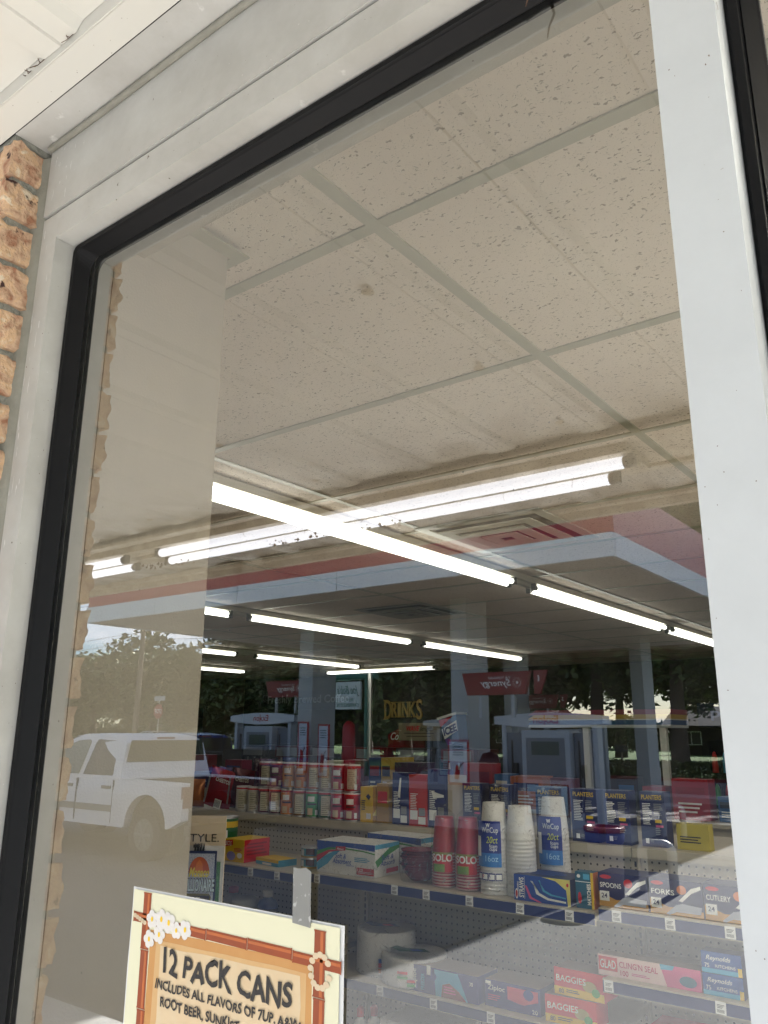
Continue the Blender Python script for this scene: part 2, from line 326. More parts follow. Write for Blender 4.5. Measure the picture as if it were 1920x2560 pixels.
class MB:
    def __init__(s): s.v = []; s.f = []; s.mi = []; s.sm = []; s.mats = []
    def _m(s, m):
        if m not in s.mats: s.mats.append(m)
        return s.mats.index(m)
    def add(s, vs, fs, m, sm=False):
        o = len(s.v); s.v += [tuple(v) for v in vs]; i = s._m(m)
        for f in fs: s.f.append(tuple(o + k for k in f)); s.mi.append(i); s.sm.append(sm)
        return s
    def box(s, x0, y0, z0, x1, y1, z1, m, tm=None, sidem=None):
        if x0 > x1: x0, x1 = x1, x0
        if y0 > y1: y0, y1 = y1, y0
        if z0 > z1: z0, z1 = z1, z0
        vs = [(x0, y0, z0), (x1, y0, z0), (x1, y1, z0), (x0, y1, z0), (x0, y0, z1), (x1, y0, z1), (x1, y1, z1), (x0, y1, z1)]
        s.add(vs, [(0, 1, 5, 4), (2, 3, 7, 6)], m)
        s.add(vs, [(1, 2, 6, 5), (3, 0, 4, 7)], sidem or m)
        s.add(vs, [(4, 5, 6, 7), (3, 2, 1, 0)], tm or m); return s
    def tbox(s, c, hx, hy, z0, z1, hx2, hy2, m):
        x, y = c; vs = [(x - hx, y - hy, z0), (x + hx, y - hy, z0), (x + hx, y + hy, z0), (x - hx, y + hy, z0), (x - hx2, y - hy2, z1), (x + hx2, y - hy2, z1), (x + hx2, y + hy2, z1), (x - hx2, y + hy2, z1)]
        return s.add(vs, [(3, 2, 1, 0), (4, 5, 6, 7), (0, 1, 5, 4), (1, 2, 6, 5), (2, 3, 7, 6), (3, 0, 4, 7)], m)
    def cyl(s, p0, p1, r0, m, r1=None, n=12, caps=True, sm=True):
        r1 = r0 if r1 is None else r1
        p0 = Vector(p0); p1 = Vector(p1); d = (p1 - p0).normalized()
        a = d.orthogonal().normalized(); b = d.cross(a)
        vs = []
        for p, r in ((p0, r0), (p1, r1)):
            for k in range(n):
                t = 2 * math.pi * k / n; vs.append(p + a * math.cos(t) * r + b * math.sin(t) * r)
        s.add(vs, [(k, (k + 1) % n, n + (k + 1) % n, n + k) for k in range(n)], m, sm)
        if caps: s.add(vs, [tuple(range(n - 1, -1, -1)), tuple(range(n, 2 * n))], m)
        return s
    def tube(s, pts, r, m, n=8):
        pts = [Vector(p) for p in pts]; rings = []
        for i, p in enumerate(pts):
            d = (pts[min(i + 1, len(pts) - 1)] - pts[max(i - 1, 0)]).normalized()
            if i == 0: a = d.orthogonal().normalized()
            else: a = (a - d * a.dot(d)).normalized()
            b = d.cross(a)
            rr = r[i] if isinstance(r, (list, tuple)) else r
            rings += [p + a * math.cos(2 * math.pi * k / n) * rr + b * math.sin(2 * math.pi * k / n) * rr for k in range(n)]
        fs = [(i * n + k, i * n + (k + 1) % n, (i + 1) * n + (k + 1) % n, (i + 1) * n + k) for i in range(len(pts) - 1) for k in range(n)]
        s.add(rings, fs, m, True)
        s.add(rings, [tuple(range(n - 1, -1, -1)), tuple(range(len(rings) - n, len(rings)))], m); return s
    def lathe(s, c, prof, m, n=20, a0=0, a1=360, sx=1.0, sy=1.0, wob=None):
        full = abs(a1 - a0) >= 360; k = n if full else n + 1; vs = []
        for r, z in prof:
            for i in range(k):
                t = R(a0 + (a1 - a0) * i / n); rr = r * (1 + (wob(t, z) if wob else 0))
                vs.append((c[0] + rr * math.cos(t) * sx, c[1] + rr * math.sin(t) * sy, c[2] + z))
        fs = []
        for j in range(len(prof) - 1):
            for i in range(n):
                i2 = (i + 1) % k
                fs.append((j * k + i, j * k + i2, (j + 1) * k + i2, (j + 1) * k + i))
        return s.add(vs, fs, m, True)
    def prism(s, pts, ax, d0, d1, m, cm=None):
        """pts: 2-D polygon; ax 'y' -> (x,z) extruded in y; 'x' -> (y,z) in x; 'z' -> (x,y) in z"""
        n = len(pts)
        f = {'y': lambda p, d: (p[0], d, p[1]), 'x': lambda p, d: (d, p[0], p[1]), 'z': lambda p, d: (p[0], p[1], d)}[ax]
        vs = [f(p, d0) for p in pts] + [f(p, d1) for p in pts]
        s.add(vs, [(k, (k + 1) % n, n + (k + 1) % n, n + k) for k in range(n)], m)
        s.add(vs, [tuple(range(n - 1, -1, -1)), tuple(range(n, 2 * n))], cm or m); return s
    def text(s, body, o, w, h, m, ux=(1, 0, 0), uy=(0, 0, 1), shear=0, bold=0.0, ext=0.0, warp=None, sp=1.0):
        g, fs = glyphs(body, shear, bold, sp); ux = Vector(ux).normalized(); uy = Vector(uy).normalized(); o = Vector(o); nn = ux.cross(uy)
        P = [(warp(a, b) if warp else (a, b)) for a, b in g]
        vs = [o + ux * (a * w) + uy * (b * h) for a, b in P]
        s.add(vs, fs, m)
        if ext:
            top = [v + nn * ext for v in vs]; s.add(top, fs, m)
            from collections import Counter
            cnt = Counter()
            for f in fs:
                for i in range(len(f)): cnt[frozenset((f[i], f[(i + 1) % len(f)]))] += 1
            L = len(vs); al = vs + top
            s.add(al, [(a, b, L + b, L + a) for a, b in (tuple(e) for e, c in cnt.items() if c == 1)], m)
        return s
    def btext(s, body, c, r, a, z, w, h, m, **kw):
        """text bent round a vertical cylinder: a = centre angle in degrees"""
        g, fs = glyphs(body, kw.get('shear', 0), kw.get('bold', 0)); vs = []
        for u, v in g:
            t = R(a) + (u - .5) * w / r; vs.append((c[0] + r * math.cos(t), c[1] + r * math.sin(t), c[2] + z + v * h))
        return s.add(vs, fs, m)
    def build(s, name, parent=None, org=None, label=None, cat=None, group=None, kind=None, bevel=0, rotz=0):
        if parent is not None and org is None: org = Vector(parent.get('_org', (0, 0, 0)))
        org = Vector(org if org is not None else (0, 0, 0))
        me = bpy.data.meshes.new(name)
        me.from_pydata([tuple(Vector(v) - org) for v in s.v], [], s.f)
        for m in s.mats: me.materials.append(m)
        me.polygons.foreach_set('material_index', s.mi); me.polygons.foreach_set('use_smooth', s.sm); me.update()
        o = bpy.data.objects.new(name, me); COL.objects.link(o)
        if parent is not None: o.parent = parent
        else: o.location = org; o.rotation_euler.z = rotz
        o['_org'] = tuple(org)
        tag(o, label, cat, group, kind)
        if bevel:
            md = o.modifiers.new('bevel', 'BEVEL'); md.width = bevel; md.segments = 2; md.limit_method = 'ANGLE'
        return o
def tag(o, label=None, cat=None, group=None, kind=None):
    if label: o['label'] = label
    if cat: o['category'] = cat
    if group: o['group'] = group
    if kind: o['kind'] = kind
def empty(name, loc, label=None, cat=None, group=None, kind=None):
    o = bpy.data.objects.new(name, None); COL.objects.link(o); o.location = loc; o['_org'] = tuple(loc); o.empty_display_size = 0.1
    tag(o, label, cat, group, kind); return o
def copy_tree(o, parent=None, kids=None):
    if kids is None:
        kids = {}
        for x in bpy.data.objects:
            if x.parent: kids.setdefault(x.parent.name, []).append(x)
    c = o.copy(); COL.objects.link(c)
    if parent: c.parent = parent
    for ch in kids.get(o.name, []): copy_tree(ch, c, kids)
    return c
def clone(o, loc, label, rotz=None, group=None, scale=None):
    c = copy_tree(o); c.location = loc; c['_org'] = tuple(loc); c['label'] = label
    if rotz is not None: c.rotation_euler.z = rotz
    if group: c['group'] = group
    if scale: c.scale = scale
    return c
OUT = lambda Y: 0.575 - Y      # a point met Y metres "behind the glass" by reflection stands this far out in front

# ================================================================== STOREFRONT WINDOW
ZH = 2.245                                   # underside of the frame head
wf = empty('storefront_window', (-0.5, 0, 0.3), 'large storefront window with pale aluminium frame and black gasket beside the brick pier', 'window')
# head, jamb, mullion, sill: front faces at y=-.05
b = MB(); b.box(-0.997, -0.050, ZH, 6.0, 0.047, 2.2875, alu); b.build('frame_head', wf, bevel=0.0012)
b = MB(); b.box(-1.0365, -0.0495, 0.3, -0.9972, 0.047, 2.2875, alu); b.build('frame_jamb', wf, bevel=0.0012)
b = MB(); b.box(-0.1432, -0.0500, 0.3445, -0.0969, 0.047, ZH - 0.0005, alu_g); b.build('mullion', wf, bevel=0.001)
b = MB(); b.box(-0.9965, -0.050, 0.3, 6.0, 0.047, 0.344, alu); b.build('frame_sill', wf, bevel=0.001)
b = MB(); b.box(-1.0365, -0.0515, 2.2932, 6.0, 0.0, 2.4105, alu)
b.build('frieze_panel', wf, bevel=0.0008)
b = MB(); b.box(-1.0365, -0.038, 2.2876, 6.0, 0.0, 2.2931, M('joint_shadow_sealant', (0.06, 0.055, 0.05), 0.9)); b.build('joint_sealant', wf)
# wavy bead of caulk in the corner above the frieze
b = MB(); pts = []
x = -1.035; k = 0
while x < 1.6:
    pts.append((x, -0.055 + 0.0022 * mnoise.noise(Vector((x * 7, 1, 0))), 2.4085 + 0.003 * mnoise.noise(Vector((x * 5, 0, 0))))); x += 0.02
b.tube(pts, 0.0052, seal_m, 6); b.build('caulk_bead', wf)
def ring(x0, x1, z0, z1, rad, n=7):
    P = []
    for cx, cz, a0 in ((x1 - rad, z1 - rad, 0), (x0 + rad, z1 - rad, 90), (x0 + rad, z0 + rad, 180), (x1 - rad, z0 + rad, 270)):
        for i in range(n):
            t = R(a0 + 90 * i / (n - 1)); P.append((cx + rad * math.cos(t), cz + rad * math.sin(t)))
    return P
def gasket(x0, x1, z0, z1):
    b = MB()
    # outer lip, slope to the glass, and the seat behind it
    prof = [(0.000, -0.017, 0.008, rubber), (0.0035, -0.0225, 0.010, rubber), (0.010, -0.0225, 0.013, rubber), (0.0115, -0.019, 0.014, rubber),
            (0.0125, -0.020, 0.015, rubber), (0.021, -0.0060, 0.020, rubber), (0.0225, -0.0035, 0.021, rubber)]
    inn = [(0.0225, 0.0035, 0.021, rubber2), (0.019, 0.012, 0.019, rubber2), (0.004, 0.016, 0.012, rubber2), (0.0, 0.016, 0.010, rubber2)]
    for pr in (prof, inn):
        rings = [[(p[0], y, p[1]) for p in ring(x0 + d, x1 - d, z0 + d, z1 - d, rr)] for d, y, rr, _ in pr]
        n = len(rings[0])
        for j in range(len(rings) - 1):
            vs = rings[j] + rings[j + 1]
            b.add(vs, [(k, (k + 1) % n, n + (k + 1) % n, n + k) for k in range(n)], pr[j][3], j in (1, 2, 5))
    return b
gasket(-0.997, -0.1225, 0.344, ZH).build('gasket', wf)
gasket(-0.0969, 0.80, 0.344, ZH).build('gasket', wf)
for xm in (.80, 1.70, 2.60, 3.50, 4.40, 5.30):
    b = MB(); b.box(xm + .0005, -0.0500, 0.3445, xm + .046, 0.047, ZH - 0.0005, alu_g); b.build('mullion', wf, bevel=0.001)
for xm in (.847, 1.747, 2.647, 3.547, 4.447): gasket(xm, xm + .852, 0.344, ZH).build('gasket', wf)
for x0, x1 in ((-0.985, -0.140), (-0.085, 0.79), (.857, 1.69), (1.757, 2.59), (2.657, 3.49), (3.557, 4.39), (4.457, 5.29)):
    b = MB(); b.box(x0, -0.003, 0.356, x1, 0.003, ZH - 0.012, glass_in)
    me_o = b.build('glass_pane', wf)
    me = me_o.data; me.materials.append(glass_out)
    for p in me.polygons:
        if p.normal.y < -0.9: p.material_index = len(me.materials) - 1
b = MB()   # torn end of gasket and a dangling thread
b.tube([(-0.252, -0.023, 2.240), (-0.250, -0.024, 2.226), (-0.256, -0.024, 2.214), (-0.259, -0.025, 2.203)], [0.002, 0.0014, 0.001, 0.0004], M('dry_leaf_brown', (0.10, 0.05, 0.03), 0.8), 5)
b.tube([(-0.256, -0.024, 2.240), (-0.268, -0.024, 2.241), (-0.280, -0.024, 2.238)], 0.0025, M('chewed_rubber_grey', (0.12, 0.12, 0.11), 0.8, bump=(90, 1, 0.01)), 6)
tag(b.build('leaf_scrap', None, (-0.26, -0.024, 2.24)), 'small brown leaf scrap caught under the window head gasket', 'leaf')
# bulkhead wall under the window and wall beyond
b = MB(); b.box(-1.05, -0.06, -0.34, 6.0, 0.05, 0.2995, M('bulkhead_block', (0.35, 0.30, 0.24), 0.9, nz=(8, .4), bump=(40, .5, .01)))
b.build('bulkhead_wall', kind='structure')

# recess over the frame, trim strip, porch soffit
pf = empty('porch_soffit', (0, -1.2, 2.43), kind='structure')
b = MB(); b.box(-1.0515, -0.1025, 2.4135, 6.0, -0.0005, 2.4235, alu); b.build('lintel_board', pf, bevel=0.001)
b = MB(); b.box(-8.3, -0.1440, 2.4125, 6.0, -0.1045, 2.4165, soffit_m); b.box(-8.3, -0.1465, 2.4125, 6.0, -0.1445, 2.4418, soffit_m)
b.build('wall_trim', pf, bevel=0.0008)
b = MB(); b.tube([(-3.2, -0.1034, 2.4145), (1.6, -0.1034, 2.4145)], 0.0012, rubber2, 5); b.build('trim_shadow_bead', pf)
# ribbed panels: flat pan, then a lowered batten with a centre groove, pitch .315
EAVE = -2.345
zs = 2.436
pan = MB()
pr = [(0.0, 0), (0.219, 0), (0.2255, -0.011), (0.2655, -0.0125), (0.268, -0.009), (0.2705, -0.0125), (0.302, -0.011), (0.315, 0)]
vs_ = []
for y in (-0.147, EAVE):
    vs_ += [(px, y, pz) for px, pz in pr]
n = len(pr)
pan.add(vs_, [(i, i + 1, n + i + 1, n + i) for i in range(n - 1)], soffit_m)
pan.add([(0, -0.147, 0.02), (0.315, -0.147, 0.02), (0.315, EAVE, 0.02), (0, EAVE, 0.02)], [(0, 1, 2, 3)], soffit_m)
first = None
for k in range(-22, 21):
    x0 = -0.909 - 0.219 + k * 0.315
    if first is None:
        first = pan.build('soffit_panel', pf, (0, 0, 0)); first.location = (x0 - pf.location.x, -pf.location.y, zs - pf.location.z)
    else:
        c = first.copy(); COL.objects.link(c); c.location = (x0 - pf.location.x, -pf.location.y, zs - pf.location.z)
# eave beam and outer fascia
b = MB(); b.box(-8.3, EAVE, 2.376, 6.0, EAVE - 0.03, 2.47, grime_m); b.box(-8.3, EAVE - 0.0301, 2.437, 6.0, EAVE - 0.16, 2.62, offwh)
b.build('eave_beam', pf, bevel=0.002)
b = MB(); b.box(-8.3, EAVE + 0.035, 2.405, 6.0, EAVE + 0.001, 2.428, grime_m); b.build('eave_trim', pf)
b = MB(); b.box(-8.3, -0.1025, 2.4420, 6.0, 0.05, 2.53, dark); b.box(-8.3, 0.05, 2.53, 6.0, EAVE - 0.02, 2.60, dark); b.box(-8.3, -0.1440, 2.4166, 6.0, -0.1035, 2.4418, dark); b.build('roof_deck', pf)
b = MB(); vs_ = []
for y0, x0 in [(yy, xx) for yy in (-.58, -1.02, -1.47, -1.9) for xx in (-0.92, -1.86, -2.80, -3.75)]:
    b.lathe((x0, y0, zs - 0.0125), [(0.0, -0.006), (0.006, -0.006), (0.008, -0.003), (0.013, -0.0025), (0.014, 0.0)], grime_m, 12)
b.build('panel_fastener', pf)
# far eave posts
for i, x in enumerate((4.6, -8.1)):
    b = MB(); b.box(x - .07, EAVE - .05, -0.02, x + .07, EAVE - .16, 2.437, white); b.box(x - .1, EAVE - .02, -0.02, x + .1, EAVE - .19, 0.06, white)
    tag(b.build('porch_post', None, (x, EAVE, 0), bevel=.004), ('white porch post under the eave past the window edge' if x > 0 else 'white porch post at the far end of the eave'), 'post')

# ================================================================== BRICK PIER
bp_ = empty('brick_pier', (-1.2, 0, 0), 'weathered orange brick pier with grey mortar beside the window frame', 'brick pier')
def brick(x0, x1, y0, y1, z0, z1, seed, name='brick', parent=bp_, side=None):
    """rough brick: subdivided box pushed about by noise, corners chipped"""
    b = MB(); N = 10
    org = Vector(((x0 + x1) / 2, (y0 + y1) / 2, (z0 + z1) / 2)); h = Vector(((x1 - x0) / 2, (y1 - y0) / 2, (z1 - z0) / 2))
    for ax in range(3):
        for sg in (-1, 1):
            u = Vector([0, 0, 0]); v = Vector([0, 0, 0]); nn = Vector([0, 0, 0])
            nn[ax] = sg; u[(ax + 1) % 3] = 1; v[(ax + 2) % 3] = 1
            vs = []
            for i in range(N + 1):
                for j in range(N + 1):
                    p = nn + u * (2 * i / N - 1) + v * (2 * j / N - 1)
                    q = Vector((p.x * h.x, p.y * h.y, p.z * h.z))
                    # rounded and chipped edges
                    e = sorted((abs(p.x), abs(p.y), abs(p.z)))
                    edge = max(0, e[1] - 0.84) / 0.16
                    s = org + q
                    d = mnoise.noise(s * 45 + Vector((seed * 3.1, 0, 0))) * 0.0026 + mnoise.noise(s * 150) * 0.0022
                    chip = edge * (0.0018 + 0.0075 * mnoise.noise(s * 60 + Vector((0, seed, 0))))
                    nrm = q.normalized()
                    vs.append(s + nrm * d - nrm * chip)
            fs = []
            for i in range(N):
                for j in range(N):
                    a = i * (N + 1) + j; f = (a, a + N + 1, a + N + 2, a + 1)
                    fs.append(f if sg > 0 else f[::-1])
            b.add(vs, fs, brick_m, True)
    o = b.build(name, parent); return o
PITCH = 0.0677
rnd = random.Random(3)
z = 2.405
k = 0
while z > 0.9:
    z0 = z - PITCH + 0.0105
    dx = rnd.uniform(-.0025, .0025)
    L = 0.2 if k % 2 else 0.092
    brick(-1.0515 - L, -1.0515 + dx, -0.104 + rnd.uniform(-.003, .003), -0.046 + rnd.uniform(-.004, .002), z0, z - 0.0005, k)
    brick(-1.0515 - L - 0.01 - 0.2, -1.0515 - L - 0.01, -0.103 + rnd.uniform(-.002, .003), -0.02, z0, z - 0.0005, k + 50)
    z -= PITCH; k += 1
b = MB(); b.box(-1.75, -0.0955, -0.2, -1.0585, 0.03, 2.404, mortar_m); b.build('mortar', bp_)
b = MB(); b.box(-1.75, -0.103, -0.2, -1.05, -0.0965, 0.9, brick_m); b.build('lower_brickwork', bp_, kind='stuff')
b = MB()   # grey sealant between brick and frame, its edge uneven
vs_ = []; nz_ = 0; z = 0.3
while z < 2.412:
    e = 0.0035 * mnoise.noise(Vector((0, 3, z * 15))); y_ = -0.0485 + 0.003 * mnoise.noise(Vector((4, 0, z * 18)))
    vs_ += [(-1.062, y_ - .010 + e, z), (-1.0490 + e, y_ - .006, z), (-1.0375 + e * .5, y_ - .0005, z), (-1.0355, -.045, z)]; z += 0.02; nz_ += 1
b.add(vs_, [(i * 4 + j, i * 4 + j + 1, i * 4 + j + 5, i * 4 + j + 4) for i in range(nz_ - 1) for j in range(3)], seal_m, True); b.build('sealant_joint', bp_)
b = MB(); b.box(-8.3, -0.1010, 2.4055, -1.0525, -0.01, 2.4419, mortar_m); b.build('top_mortar_bed', bp_)

# ================================================================== INTERIOR SHELL
XL, XR, YB, ZC = -13.0, 6.1, 9.03, 2.39
# wall return beside the window with its ragged board edge
wr = empty('wall_return', (-1.05, 0.16, 0), kind='structure')
b = MB(); b.box(-0.998, 0.049, 0.0, -1.004, 0.267, 2.385, dry_m)
b.build('wall_board', wr)
b = MB(); b.box(-1.06, 0.0475, 0.0, -1.0045, 0.2665, 2.39, tan)
b.build('gap_filler', wr)
b = MB(); b.box(-1.3, 0.2675, 0.0, -1.0045, 0.275, 2.39, dry_m); b.build('wall_board', wr)
b = MB(); b.box(-0.9975, 0.068, 2.376, -0.968, 0.295, 2.3795, tbar_m); b.box(-1.35, 0.2755, 2.376, -0.9976, 0.295, 2.3795, tbar_m); b.build('wall_angle', wr)
# window wall inside: panel over the frame, wall left of it
b = MB(); b.box(-1.0, 0.0475, ZH + 0.0425, 6.0, 0.10, 2.45, dry_m); b.build('window_head_wall', kind='structure')
b = MB(); b.box(XL, 0.0, -0.02, -1.0601, 0.2745, 2.75, tan); b.box(6.001, 0.0, -0.02, 6.3, 0.1, 2.75, tan); b.build('front_wall', kind='structure')
b = MB(); b.box(XL - .1, 0.2746, -.02, XL, YB + .2, 2.6, tan); b.build('side_wall_far', kind='structure')
b = MB(); b.box(XR, 0.1001, -.02, XR + .1, YB + .2, 2.6, tan); b.build('side_wall_near', kind='structure')
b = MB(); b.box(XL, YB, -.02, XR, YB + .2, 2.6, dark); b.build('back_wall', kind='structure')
b = MB(); b.box(XL, 0.051, -.03, XR, YB, 0.0, M('vinyl_store_floor', (0.50, 0.47, 0.42), 0.35, nz=(3, 0.4))); b.build('floor', kind='structure')
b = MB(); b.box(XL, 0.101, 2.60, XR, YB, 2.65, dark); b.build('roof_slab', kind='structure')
# suspended ceiling: each tile and each grid bar its own piece
ce = empty('suspended_ceiling', (-5, 4.5, ZC), kind='structure')
PX, PY, X0, Y0 = 1.15, 0.61, -0.74, 0.37
tb = MB(); g = 0.0165
tb.box(g - .010, g - .010, 0.003, PX - g + .010, PY - g + .010, 0.016, tile_m)
holes = set()
tile0 = None; ntile = 0
for i in range(-11, 6):
    for j in range(0, 15):
        if (i, j) in holes: continue
        loc = (X0 + i * PX - ce.location.x, Y0 + j * PY - ce.location.y, 0.004 * 0 + rnd.uniform(0, .0012))
        if tile0 is None: tile0 = tb.build('ceiling_tile', ce, (0, 0, 0)); tile0.location = loc
        else:
            c = tile0.copy(); COL.objects.link(c); c.location = loc
tc_ = MB(); tc_.box(g - .010, .1015, ZC + .003, PX - g + .010, Y0 - g + .010, ZC + .016, tile_m)
cut0 = None
for i in range(-1, 6):
    if cut0 is None: cut0 = tc_.build('ceiling_tile', ce, (0, 0, 0)); cut0.location = (X0 + i * PX - ce.location.x, -ce.location.y, -ce.location.z)
    else:
        c = cut0.copy(); COL.objects.link(c); c.location = (X0 + i * PX - ce.location.x, -ce.location.y, -ce.location.z)
for j in range(0, 16):
    b = MB(); y = Y0 + j * PY
    if y > YB: break
    b.box(XL, y - .0125, ZC - .001, XR, y + .0125, ZC + .0025, tbar_m); b.build('cross_bar', ce)
for i in range(-10, 6):
    b = MB(); x = X0 + i * PX
    b.box(x - .0125, 0.101, ZC - .0018, x + .0125, YB, ZC + .0018, tbar_m); b.build('main_bar', ce)
# diffusers
def diffuser(x, y, label, mt):
    b = MB(); s = 0.29
    o = None
    dm = empty('air_diffuser', (x, y, ZC), label, 'air vent', 'square ceiling air diffusers')
    for k, (a, z0) in enumerate(((s, 0), (.215, -.012), (.145, -.020), (.08, -.024))):
        b = MB()
        w_ = 0.05 if k else .045
        for (x0, x1, y0, y1) in ((-a, a, -a, -a + w_), (-a, a, a - w_, a), (-a, -a + w_, -a + w_, a - w_), (a - w_, a, -a + w_, a - w_)):
            b.box(x + x0, y + y0, ZC + z0 - .005, x + x1, y + y1, ZC + z0, mt)
        b.build('frame' if k == 0 else 'louvre_ring', dm, bevel=.0015)
    b = MB(); b.box(x - .28, y - .28, ZC + .0005, x + .28, y + .28, ZC + .0022, dark); b.build('duct_panel', dm)
diffuser(-1.62, 2.43, 'bright square ceiling air diffuser just above the nearest tube light', M('white_vent_metal', (0.6, 0.6, 0.54), 0.3))
diffuser(-3.31, 4.1, 'darker square ceiling air diffuser deeper in the store', M('darker_vent_metal', (0.25, 0.23, 0.19), 0.5))  # deeper vent gets a darker metal colour

# ================================================================== TUBE LIGHTS
tube_m = M('lit_fluorescent_tube', (0.9, 0.9, 0.9), 0.4, em=((1.0, 0.99, 0.92), 0.85))
fill_tube = M('added_fill_tube', (0.9, 0.9, 0.9), 0.4, em=((1.0, 0.955, 0.91), 2.6))  # brighter tube for the added, unseen rows
tube_o = M('lit_outdoor_tube', (0.9, 0.9, 0.9), 0.4, em=((0.90, 0.92, 1.0), 0.68))
hous = M('fixture_enamel', (0.60, 0.58, 0.50), 0.4, nz=(10, .35))
def fixture(name, spans, y_or_x, along, z, label, group, tm=tube_m, hm=hous, sep=0.032, offs=(0, 0), tr_=.0145, hw=.048):
    """spans: list of (start, end) of the lit tubes; two tubes side by side, the second one shifted"""
    a0, a1 = spans[0][0] - .12, spans[-1][1] + .12
    def P(a, s, zz): return (s + y_or_x, a, zz) if along == 'y' else (a, s + y_or_x, zz)
    mid = (a0 + a1) / 2
    root = empty(name, P(mid, 0, z + .05), label, 'ceiling light', group)
    b = MB(); p0 = P(a0, -hw, z + .022); p1 = P(a1, hw, z + .052); b.box(*p0, *p1, hm)
    q0 = P(a0, -.018, z + .004); q1 = P(a1, .018, z + .022); b.box(*q0, *q1, hm)
    b.build('housing', root, bevel=.003)
    for (s0, s1) in spans:
        for q, sd_ in enumerate((-sep, sep)):
            o_ = offs[q]
            b = MB(); b.cyl(P(s0 + o_, sd_, z), P(s1 + o_, sd_, z), tr_, tm, n=10, caps=False)
            for e, d in ((s0 + o_, 1), (s1 + o_, -1)):
                b.cyl(P(e, sd_, z), P(e - d * .015, sd_, z), tr_ * .98, M('tube_end_dark', (.05, .05, .05), .5), n=10)
            b.build('tube', root)
            for e, d in ((s0 + o_, 1), (s1 + o_, -1)):
                b = MB(); b.box(*P(e - d * .016, sd_ - .013, z - .016), *P(e - d * .034, sd_ + .013, z + .022), M('lamp_holder_grey', (.12, .12, .11), .5))
                b.build('lamp_holder', root)
    return root
fixture('strip_light', [(1.10, 3.19), (3.47, 5.58), (5.78, 7.85)], -2.05, 'y', 2.335, 'double tube strip light nearest the window running into the store', 'strip lights running into the store', offs=(.06, 0))
fixture('strip_light', [(1.0, 3.17), (3.39, 5.31), (5.56, 7.38)], -4.22, 'y', 2.335, 'double tube strip light second from the window wall corner', 'strip lights running into the store', offs=(.06, 0))
fixture('strip_light', [(2.9, 5.25), (5.57, 7.28)], -6.40, 'y', 2.335, 'short double tube strip light third row in the store', 'strip lights running into the store', offs=(.05, 0))
fixture('strip_light', [(4.9, 7.12)], -8.25, 'y', 2.335, 'dim far strip light at the left beside the tan pillar', 'strip lights running into the store')
fixture('cross_strip_light', [(-7.42, -5.70)], 7.95, 'x', 2.335, 'strip light turned across the back of the store above the drinks sign', 'strip lights across the back')
for k, x_ in enumerate((0.12, 2.27, 4.42)):   # unseen rows added past the mullion, with brighter tubes, to lighten the near interior
    fixture('strip_light', [(0.75, 2.9)], x_, 'y', 2.335, 'added unseen fill light row, %s past the mullion' % ['first', 'second', 'third'][k], 'strip lights running into the store', tm=fill_tube)
window_fill_tube = M('added_window_fill_tube', (0.9, 0.9, 0.9), 0.4, em=((1.0, 0.955, 0.91), 6.2))  # brightest tube, only for the unseen row added along the window
fixture('added_window_fill_light', [(.03, 2.2), (2.45, 4.6)], 0.42, 'x', 2.335, 'added unseen fill light along the window wall right of the mullion', 'added fill lights along the window', tm=window_fill_tube)  # added out of view to brighten the display board and shelf fronts
# out under the porch, mirrored in the glass
of = fixture('porch_strip_light', [(-5.7, -3.42), (-3.13, -0.93)], -1.785, 'x', 2.352, 'long dirty outdoor tube light under the ribbed porch soffit', 'porch light', tm=tube_o, hm=grime_m, tr_=.019, hw=.1, sep=.068, offs=(0, .10))
b = MB(); b.box(-5.8, -1.64, 2.392, -0.55, -1.60, 2.4235, grime_m); b.box(-5.8, -1.97, 2.392, -0.55, -1.93, 2.4235, grime_m); b.box(-5.8, -1.97, 2.4055, -0.55, -1.60, 2.4235, grime_m)
b.build('reflector_tray', of, bevel=.002)
b = MB()
for i in range(90):
    x = rnd.uniform(-2.45, -1.75) if i < 60 else rnd.uniform(-3.3, -2.95); y = -1.785 - rnd.uniform(.02, .085); zz = 2.352 - .018 + rnd.uniform(-.008, .01)
    r_ = rnd.uniform(.003, .009); b.lathe((x, y, zz), [(0, -r_), (r_, 0), (0, r_)], M('rusty_brown_debris', (.12, .06, .035), .9), 5)
b.build('nest_debris', of, kind='stuff')
wc = MB()
for i in range(26):
    x = rnd.uniform(-3.4, -.7); y = -1.8 + rnd.uniform(-.12, .12)
    wc.tube([(x, y, 2.392), (x + rnd.uniform(-.02, .02), y, 2.37), (x + rnd.uniform(-.05, .05), y + rnd.uniform(-.04, .04), 2.34 + rnd.uniform(-.02, .02))], .0008, M('cobweb', (.3, .27, .22), .9), 4)
wc.build('cobweb', of, kind='stuff')

# wear on the frame: chalky runs, scuffs and fly specks
chalk = M('chalky_white_scuff', (.66, .66, .65), .8); speck = M('brown_fly_speck', (.12, .075, .05), .8)
def blotch(mb, c, w_, h_, m, ax='y', seed=0):
    P = []
    for k in range(11):
        t = 2 * math.pi * k / 11; rr = .55 + .5 * mnoise.noise(Vector((math.cos(t) * 1.7, math.sin(t) * 1.7, seed * 1.7)))
        a, b_ = w_ * rr * math.cos(t), h_ * rr * math.sin(t)
        P.append((c[0] + a, c[1], c[2] + b_) if ax == 'y' else (c[0], c[1] + a, c[2] + b_) if ax == 'x' else (c[0] + a, c[1] + b_, c[2]))
    f = tuple(range(11)); mb.add(P, [f if ax != 'z' else f[::-1]], m)
rs = random.Random(21)
b = MB()
for k in range(34): blotch(b, (-1.034 + rs.random() ** 2 * .030, -.0499, rs.uniform(1.5, 2.27)), rs.uniform(.0006, .0022), rs.uniform(.004, .022), chalk, 'y', k)
